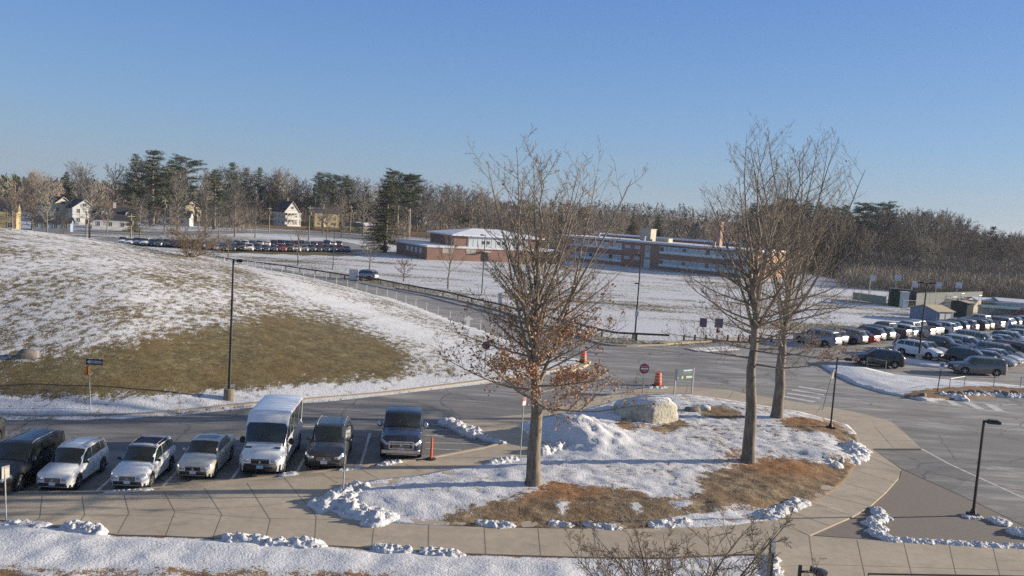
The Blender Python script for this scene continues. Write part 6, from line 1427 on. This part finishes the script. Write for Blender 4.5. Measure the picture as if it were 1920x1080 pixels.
# twin parking sign seen from behind
b = P(643, 927, .2); o = empty('sign_post', b, R(4), 'grey post with two narrow sign backs at the left tip of the lawn island', 'road sign'); h = AT(657, 800, b.y).z - b.z; post(o, h - .1, .032, M_galv, (.0, 0))
for s in (-1, 1): m_ = MB(); m_.box((s * .085, .0, h - .25), (.30, .02, .46), R(58 * s)); m_.build('sign_plate', M_back, o)
b = P(12, 977, .15); o = empty('sign_post', b, 0, 'thin grey leaning post at the lower left corner of the picture', 'post'); h = AT(0, 890, b.y).z - b.z; post(o, h + .3, .028, M_galv, (-.04, 0)); m_ = MB(); m_.box((-.04 * h, .03, h + .1), (.3, .02, .45), R(70)); m_.build('sign_plate', M_back, o)
b = P(975, 857, .15); o = empty('sign_post', b, 0, 'sign post with a small white and orange panel left of the leafy oak trunk', 'road sign'); h = AT(982, 745, b.y).z - b.z; post(o, h, .03); m_ = MB(); m_.box((.03, -.03, h - .2), (.22, .02, .4), R(40)); q = m_.build('sign_plate', M_sw, o); m_ = MB(); m_.box((.03, -.045, h - .1), (.18, .015, .14), R(40)); m_.build('stripe', M_or, q)
# do not enter
b = P(1204, 737, .1); o = empty('do_not_enter_sign', b, R(12), 'round red do not enter sign near the orange barrel', 'road sign'); h = AT(1206, 681, b.y).z - b.z; post(o, h - .1, .03, M_galv); r_ = .36
m_ = MB(); m_.box((0, -.045, h - .38), (.76, .012, .76)); m_.build('sign_back', M_sw, o)
m_ = MB(); m_.lathe([(0, -.075), (r_, -.075), (r_, -.055), (0, -.055)], 28, axis='y', c=(0, 0, h - .38)); pl = m_.build('sign_plate', M_red, o)
m_ = MB(); m_.box((0, -.08, h - .38), (.56, .01, .12)); m_.build('bar', M_sw, pl); text(pl, 'DO NOT', .12, (0, -.083, h - .22), M_sw); text(pl, 'ENTER', .12, (0, -.083, h - .54), M_sw)
m_ = MB(); m_.box((.02, -.05, h - .98), (.14, .02, .16)); m_.build('small_plate', M_sw, o)
# round sign on the hill nose + small post
b = HIT(909, 690); o = empty('stop_sign', b, 0, 'round dark sign seen from behind on the snowy nose of the hill', 'road sign'); h = AT(909, 645, b.y).z - b.z; post(o, h, .03, M_steel); m_ = MB(); m_.lathe([(0, -.04), (.34, -.04), (.34, -.02), (0, -.02)], 8, axis='y', c=(0, 0, h - .1)); m_.build('sign_plate', M_pur, o)
def barrel(px, pb, label):
    b = P(px, pb, .01); o = empty('traffic_barrel', b, 0, label, 'traffic barrel', 'orange traffic barrels'); m_ = MB(); prof = [(.29, .05), (.29, .28), (.27, .29), (.27, .50), (.25, .51), (.25, .72), (.23, .73), (.23, .92), (.19, .99), (0, 1.0)]
    m_.lathe(prof, 18); m_.tube([(-.1, 0, .98), (-.1, 0, 1.08), (.1, 0, 1.08), (.1, 0, .98)], .02, 5); m_.build('drum', M_or, o)
    for z, r_ in ((.31, .276), (.53, .256), (.755, .236)): s = MB(); s.lathe([(r_, z), (r_ + .002, z + .005), (r_ + .002, z + .09), (r_, z + .10)], 18); s.build('stripe', plain('reflect', (.62, .42, .36), .4), o)
    s = MB(); s.lathe([(.42, 0), (.42, .05), (.30, .07)], 18); s.build('base', M_rubber, o)
barrel(1233, 723, 'orange striped traffic barrel beside the do not enter sign'); barrel(1093, 679, 'orange striped traffic barrel at the nose of the hill')
b = P(808, 861, .125); o = empty('delineator_post', b, 0, 'thin orange delineator post on a black base beside the pickup', 'delineator'); m_ = MB(); m_.lathe([(.065, .04), (.055, .9), (.05, 1.06), (0, 1.1)], 12); m_.build('post', M_or, o); m_ = MB(); m_.lathe([(.25, 0), (.25, .04), (.10, .07)], 16); m_.build('base', M_rubber, o)
# direction sign
b0 = P(1264, 740, .15); b1 = P(1297, 737, .15); d = b1 - b0; o = empty('direction_sign', b0, math.atan2(d.y, d.x), 'blue green direction sign on two grey posts behind the boulder', 'road sign'); L_ = d.length; h = AT(1298, 689, b1.y).z - .15
for x in (0, L_): m_ = MB(); m_.box((x, 0, h / 2), (.09, .09, h)); m_.build('post', M_back, o)
m_ = MB(); m_.box((L_ / 2, -.06, h - .42), (L_ - .10, .03, .84)); pl = m_.build('sign_plate', M_sg, o)
m_ = MB(); m_.add([(.10, -.082, h - .66), (.20, -.082, h - .57), (.20, -.082, h - .75)], [(0, 1, 2)]); m_.build('arrow', M_sw, pl)
for x, z, w_, hh, mt in ((L_ * .62, h - .16, L_ * .50, .10, M_sw), (L_ * .58, h - .34, L_ * .45, .05, plain('sign_pale', (.25, .32, .34), .5)), (L_ * .34, h - .65, .16, .20, M_sy), (L_ * .72, h - .65, L_ * .34, .15, plain('sign_cream', (.62, .60, .42), .5))):
    m_ = MB(); m_.box((x, -.08, z), (w_, .012, hh)); m_.build('lettering_band', mt, pl)
# leaning post with warning plate by the crosswalk
b = P(1542, 767, .15); o = empty('sign_post', b, 0, 'leaning grey post with a snowy plate beside the crosswalk', 'road sign'); h = AT(1562, 690, b.y).z; post(o, h - .15, .035, M_galv, (.17, 0)); m_ = MB(); m_.box((.15 * h, .04, h - .65), (.34, .02, .5), R(35)); m_.build('sign_plate', M_back, o)
b = P(1757, 735, .25); o = empty('parking_sign', b, 0, 'white parking sign on a dark post at the verge', 'road sign'); h = AT(1765, 679, b.y).z - .25; post(o, h, .04, M_steel, (.06, 0)); m_ = MB(); m_.box((.06 * h, -.05, h - .3), (.46, .02, .62)); pl = m_.build('sign_plate', M_sw, o)
m_ = MB(); m_.box((.06 * h, -.063, h - .22), (.26, .008, .28)); m_.build('emblem', plain('sign_blue', (.10, .16, .32), .5), pl)
b = P(1673, 657); o = empty('leaning_sign', b, R(-20), 'white and red panel leaning by the back row of cars', 'sign'); m_ = MB(); m_.box((.25, 0, 1.25), (.34, .06, 1.35), 0, None, 0, R(22)); m_.build('panel', M_sw, o); m_ = MB(); m_.box((.28, -.04, 1.3), (.12, .03, 1.0), 0, None, 0, R(22)); m_.build('stripe', M_red, o); m_ = MB(); m_.tube([(0, 0, 0), (.1, 0, .7)], .03, 6); m_.build('post', M_galv, o)
for px, pb, pt, pl2, lab in [(1312, 646, 596, 0, 'purple grey square sign back on a post beyond the tan kerb'), (1341, 648, 597, 1, 'larger square sign back with a small red plate below it beyond the tan kerb')]:
    b = P(px, pb); o = empty('sign_post', b, R(-10), lab, 'road sign'); h = AT(px + 4, pt, b.y).z; post(o, h, .035, M_galv, (.06, 0)); m_ = MB(); m_.box((.06 * h, -.05, h - .48), (.72 if not pl2 else .82, .02, .95)); m_.build('sign_plate', plain('plate_purple', (.13, .11, .14), .6), o)
    if pl2: m_ = MB(); m_.box((.05 * h, -.05, h - 1.25), (.34, .02, .5)); m_.build('small_plate', M_red, o)
# white upright panel by the driving suv
b = P(666, 525); o = empty('barrier_panel', (b.x, b.y - 1.5, 0), R(3), 'tall white upright panel in front of the silver driving suv', 'barrier panel'); m_ = MB()
for k in range(3): m_.box((-.5 + .5 * k, 0, .95), (.46, .12 + .02 * k, 1.75))
m_.build('panel', M_trim, o); m_ = MB(); m_.box((0, 0, .05), (1.5, .7, .1)); m_.build('foot', M_dark, o)
b = P(1604, 560); b2 = P(1604, 552)
b = P(936, 588); o = empty('sign_post', b, 0, 'white topped marker post at the guardrail behind the leafy oak', 'road sign'); m_ = MB(); m_.box((0, 0, 1.9), (.5, .04, 1.3)); m_.build('sign_plate', M_sw, o); post(o, 2.0, .03)
# edge-on notice board at the bottom
b = P(1446, 1098, .12); top = AT(1432, 1012, b.y + .2).z; o = empty('notice_board', (b.x - .15, b.y - .3, .12), R(72), 'narrow dark board seen edge on above a snow heap at the bottom', 'notice board'); h = max(1.0, top - .12)
m_ = MB(); m_.box((0, 0, h * .55), (1.3, .08, h * .9)); m_.build('panel', plain('board_dark', (.05, .05, .08), .6), o)
for x in (-.6, .6): m_ = MB(); m_.box((x, .09, h * .5), (.10, .08, h)); m_.build('post', plain('board_post', (.28, .2, .12), .8), o)
m_ = MB(); m_.box((0, 0, h + .02), (1.35, .14, .05)); m_.build('cap', M_back, o)
# hand rail bottom right
a = P(1628, 1100, .12); za = 1.0; t0 = P(1628, 1076, za + .12); t1 = P(1990, 1082, za + .12); o = empty('hand_railing', (t0.x, t0.y, .12), 0, 'black metal railing at the lower right corner', 'railing'); d = (t1 - t0); d.z = 0
m_ = MB(); m_.tube([(0, 0, 0), (0, 0, za), d + Vector((0, 0, za))], .03, 6); m_.build('top_rail', M_black, o); m_ = MB(); m_.tube([(0, 0, .12), d + Vector((0, 0, .12))], .02, 6); m_.tube([(0, 0, .88), d + Vector((0, 0, .88))], .015, 6); m_.build('lower_rail', M_black, o)
for k in range(1, 50): m_ = MB(); p = d * k / 50; m_.tube([p + Vector((0, 0, .12)), p + Vector((0, 0, .88))], .009, 5); m_.build('baluster', M_black, o)
# ---- boulders
def boulder(p, sx, sy, sz, rz, seed, mat, label, cut=None, extra=None, sub=4):
    bm = bmesh.new(); bmesh.ops.create_icosphere(bm, subdivisions=sub, radius=1)
    for v in bm.verts:
        c = v.co; n = 1 + .16 * noise.noise(c * 1.3 + Vector((seed, 0, 0))) + .07 * noise.noise(c * 3.5 + Vector((0, seed, 0))) + .02 * noise.noise(c * 11) + .05 * abs(noise.noise(c * 6 + Vector((seed, 2, 5))))
        q = Vector((abs(c.x) ** .62 * math.copysign(1, c.x), abs(c.y) ** .68 * math.copysign(1, c.y), abs(c.z) ** .75 * math.copysign(1, c.z))) * n
        v.co = Vector((q.x * sx, q.y * sy, max(-.25, q.z * sz * (1 + .16 * (c.x > -2) * (q.x * .6 - q.y * .5)))))
        if cut:
            nn = Vector(cut[0]).normalized(); dd = v.co.dot(nn) - cut[1]
            if dd > 0: v.co -= nn * dd * .93
    me = bpy.data.meshes.new('boulder'); bm.to_mesh(me); bm.free(); me.materials.append(mat)
    me.polygons.foreach_set('use_smooth', [True] * len(me.polygons)); me.set_sharp_from_angle(angle=R(35))
    o = bpy.data.objects.new('boulder', me); COL.objects.link(o); o.location = p; o.rotation_euler = (0, 0, rz); tag(o, label, 'boulder'); return o
t = NT('painted_rock'); v = t.coord(); f = t.noise(v, 2.2, 5, .7); g_ = t.noise(v, 7, 4, .7); nz = t.n('ShaderNodeNewGeometry'); sx_ = t.n('ShaderNodeSeparateXYZ'); t.l(nz.outputs['Normal'], sx_.inputs[0])
c = t.ramp(f, [(.30, (.10, .095, .085)), (.42, (.42, .39, .31)), (.65, (.60, .56, .44))]); c = t.mix(t.ramp(g_, [(.33, (.8, .8, .8)), (.42, (0, 0, 0))]), c, (.12, .11, .09))
sm = t.math('MULTIPLY', t.ramp(sx_.outputs[2], [(.55, (0, 0, 0)), (.72, (1, 1, 1))]), t.ramp(f, [(.38, (1, 1, 1)), (.52, (.55, .55, .55))]))
t.set(Base_Color=t.mix(sm, c, (.74, .77, .82)), Roughness=.85); t.bump(t.math('ADD', f, g_), .7, .15)
p = P(1222, 797, .3); boulder((p.x - .1, p.y + 1.5, .2), 2.0, 1.6, 1.42, R(-18), 3.1, t.m, 'large pale painted boulder with snow on top, on the lawn island', ((.80, -.58, .14), 1.38))
M_rock = plain('grey_rock', (.20, .175, .15), .9, 0, .4, 3)
p = HIT(52, 668); boulder(p, .6, .42, .45, .3, 9.0, M_rock, 'grey boulder on the grass of the hill at the left edge', None, None, 3)
p = P(1298, 771, .3); boulder(p, .55, .4, .3, .3, 5.0, M_rock, 'low grey rock right of the large boulder', None, None, 3); p = P(1322, 768, .3); boulder(p, .5, .35, .28, 1.3, 15.0, MATS['painted_rock'] if 'painted_rock' in MATS else t.m, 'small pale rock right of the low grey rock', None, None, 3)
for k, (x, y) in enumerate([(1785, 737), (1800, 738), (1822, 735), (1838, 736), (1870, 735), (1885, 738), (1902, 736), (1730, 741)]):
    p = P(x, y, .25); boulder(p, .32, .25, .2, k, 3.0 * k, M_rock, 'small stone, %s from the left in the planted verge' % ORD[k], None, None, 2)['group'] = 'stones in the planted verge'

# ================================================================ AIR
hb = MB(); hb.box((0, 1050, 26), (4400, 2800, 54)); hz_ = hb.build('haze', None)
hm = bpy.data.materials.new('haze_air'); hm.use_nodes = True; hn = hm.node_tree; hn.nodes.clear(); pv = hn.nodes.new('ShaderNodeVolumePrincipled'); mo = hn.nodes.new('ShaderNodeOutputMaterial')
pv.inputs['Color'].default_value = (.80, .88, 1.0, 1); pv.inputs['Density'].default_value = .0001; pv.inputs['Anisotropy'].default_value = .2
hn.links.new(pv.outputs[0], mo.inputs['Volume']); hz_.data.materials.append(hm); tag(hz_, kind='stuff'); hz_.display_type = 'WIRE'
sc.cycles.volume_bounces = 0
print('TOTAL objects', len(bpy.data.objects))
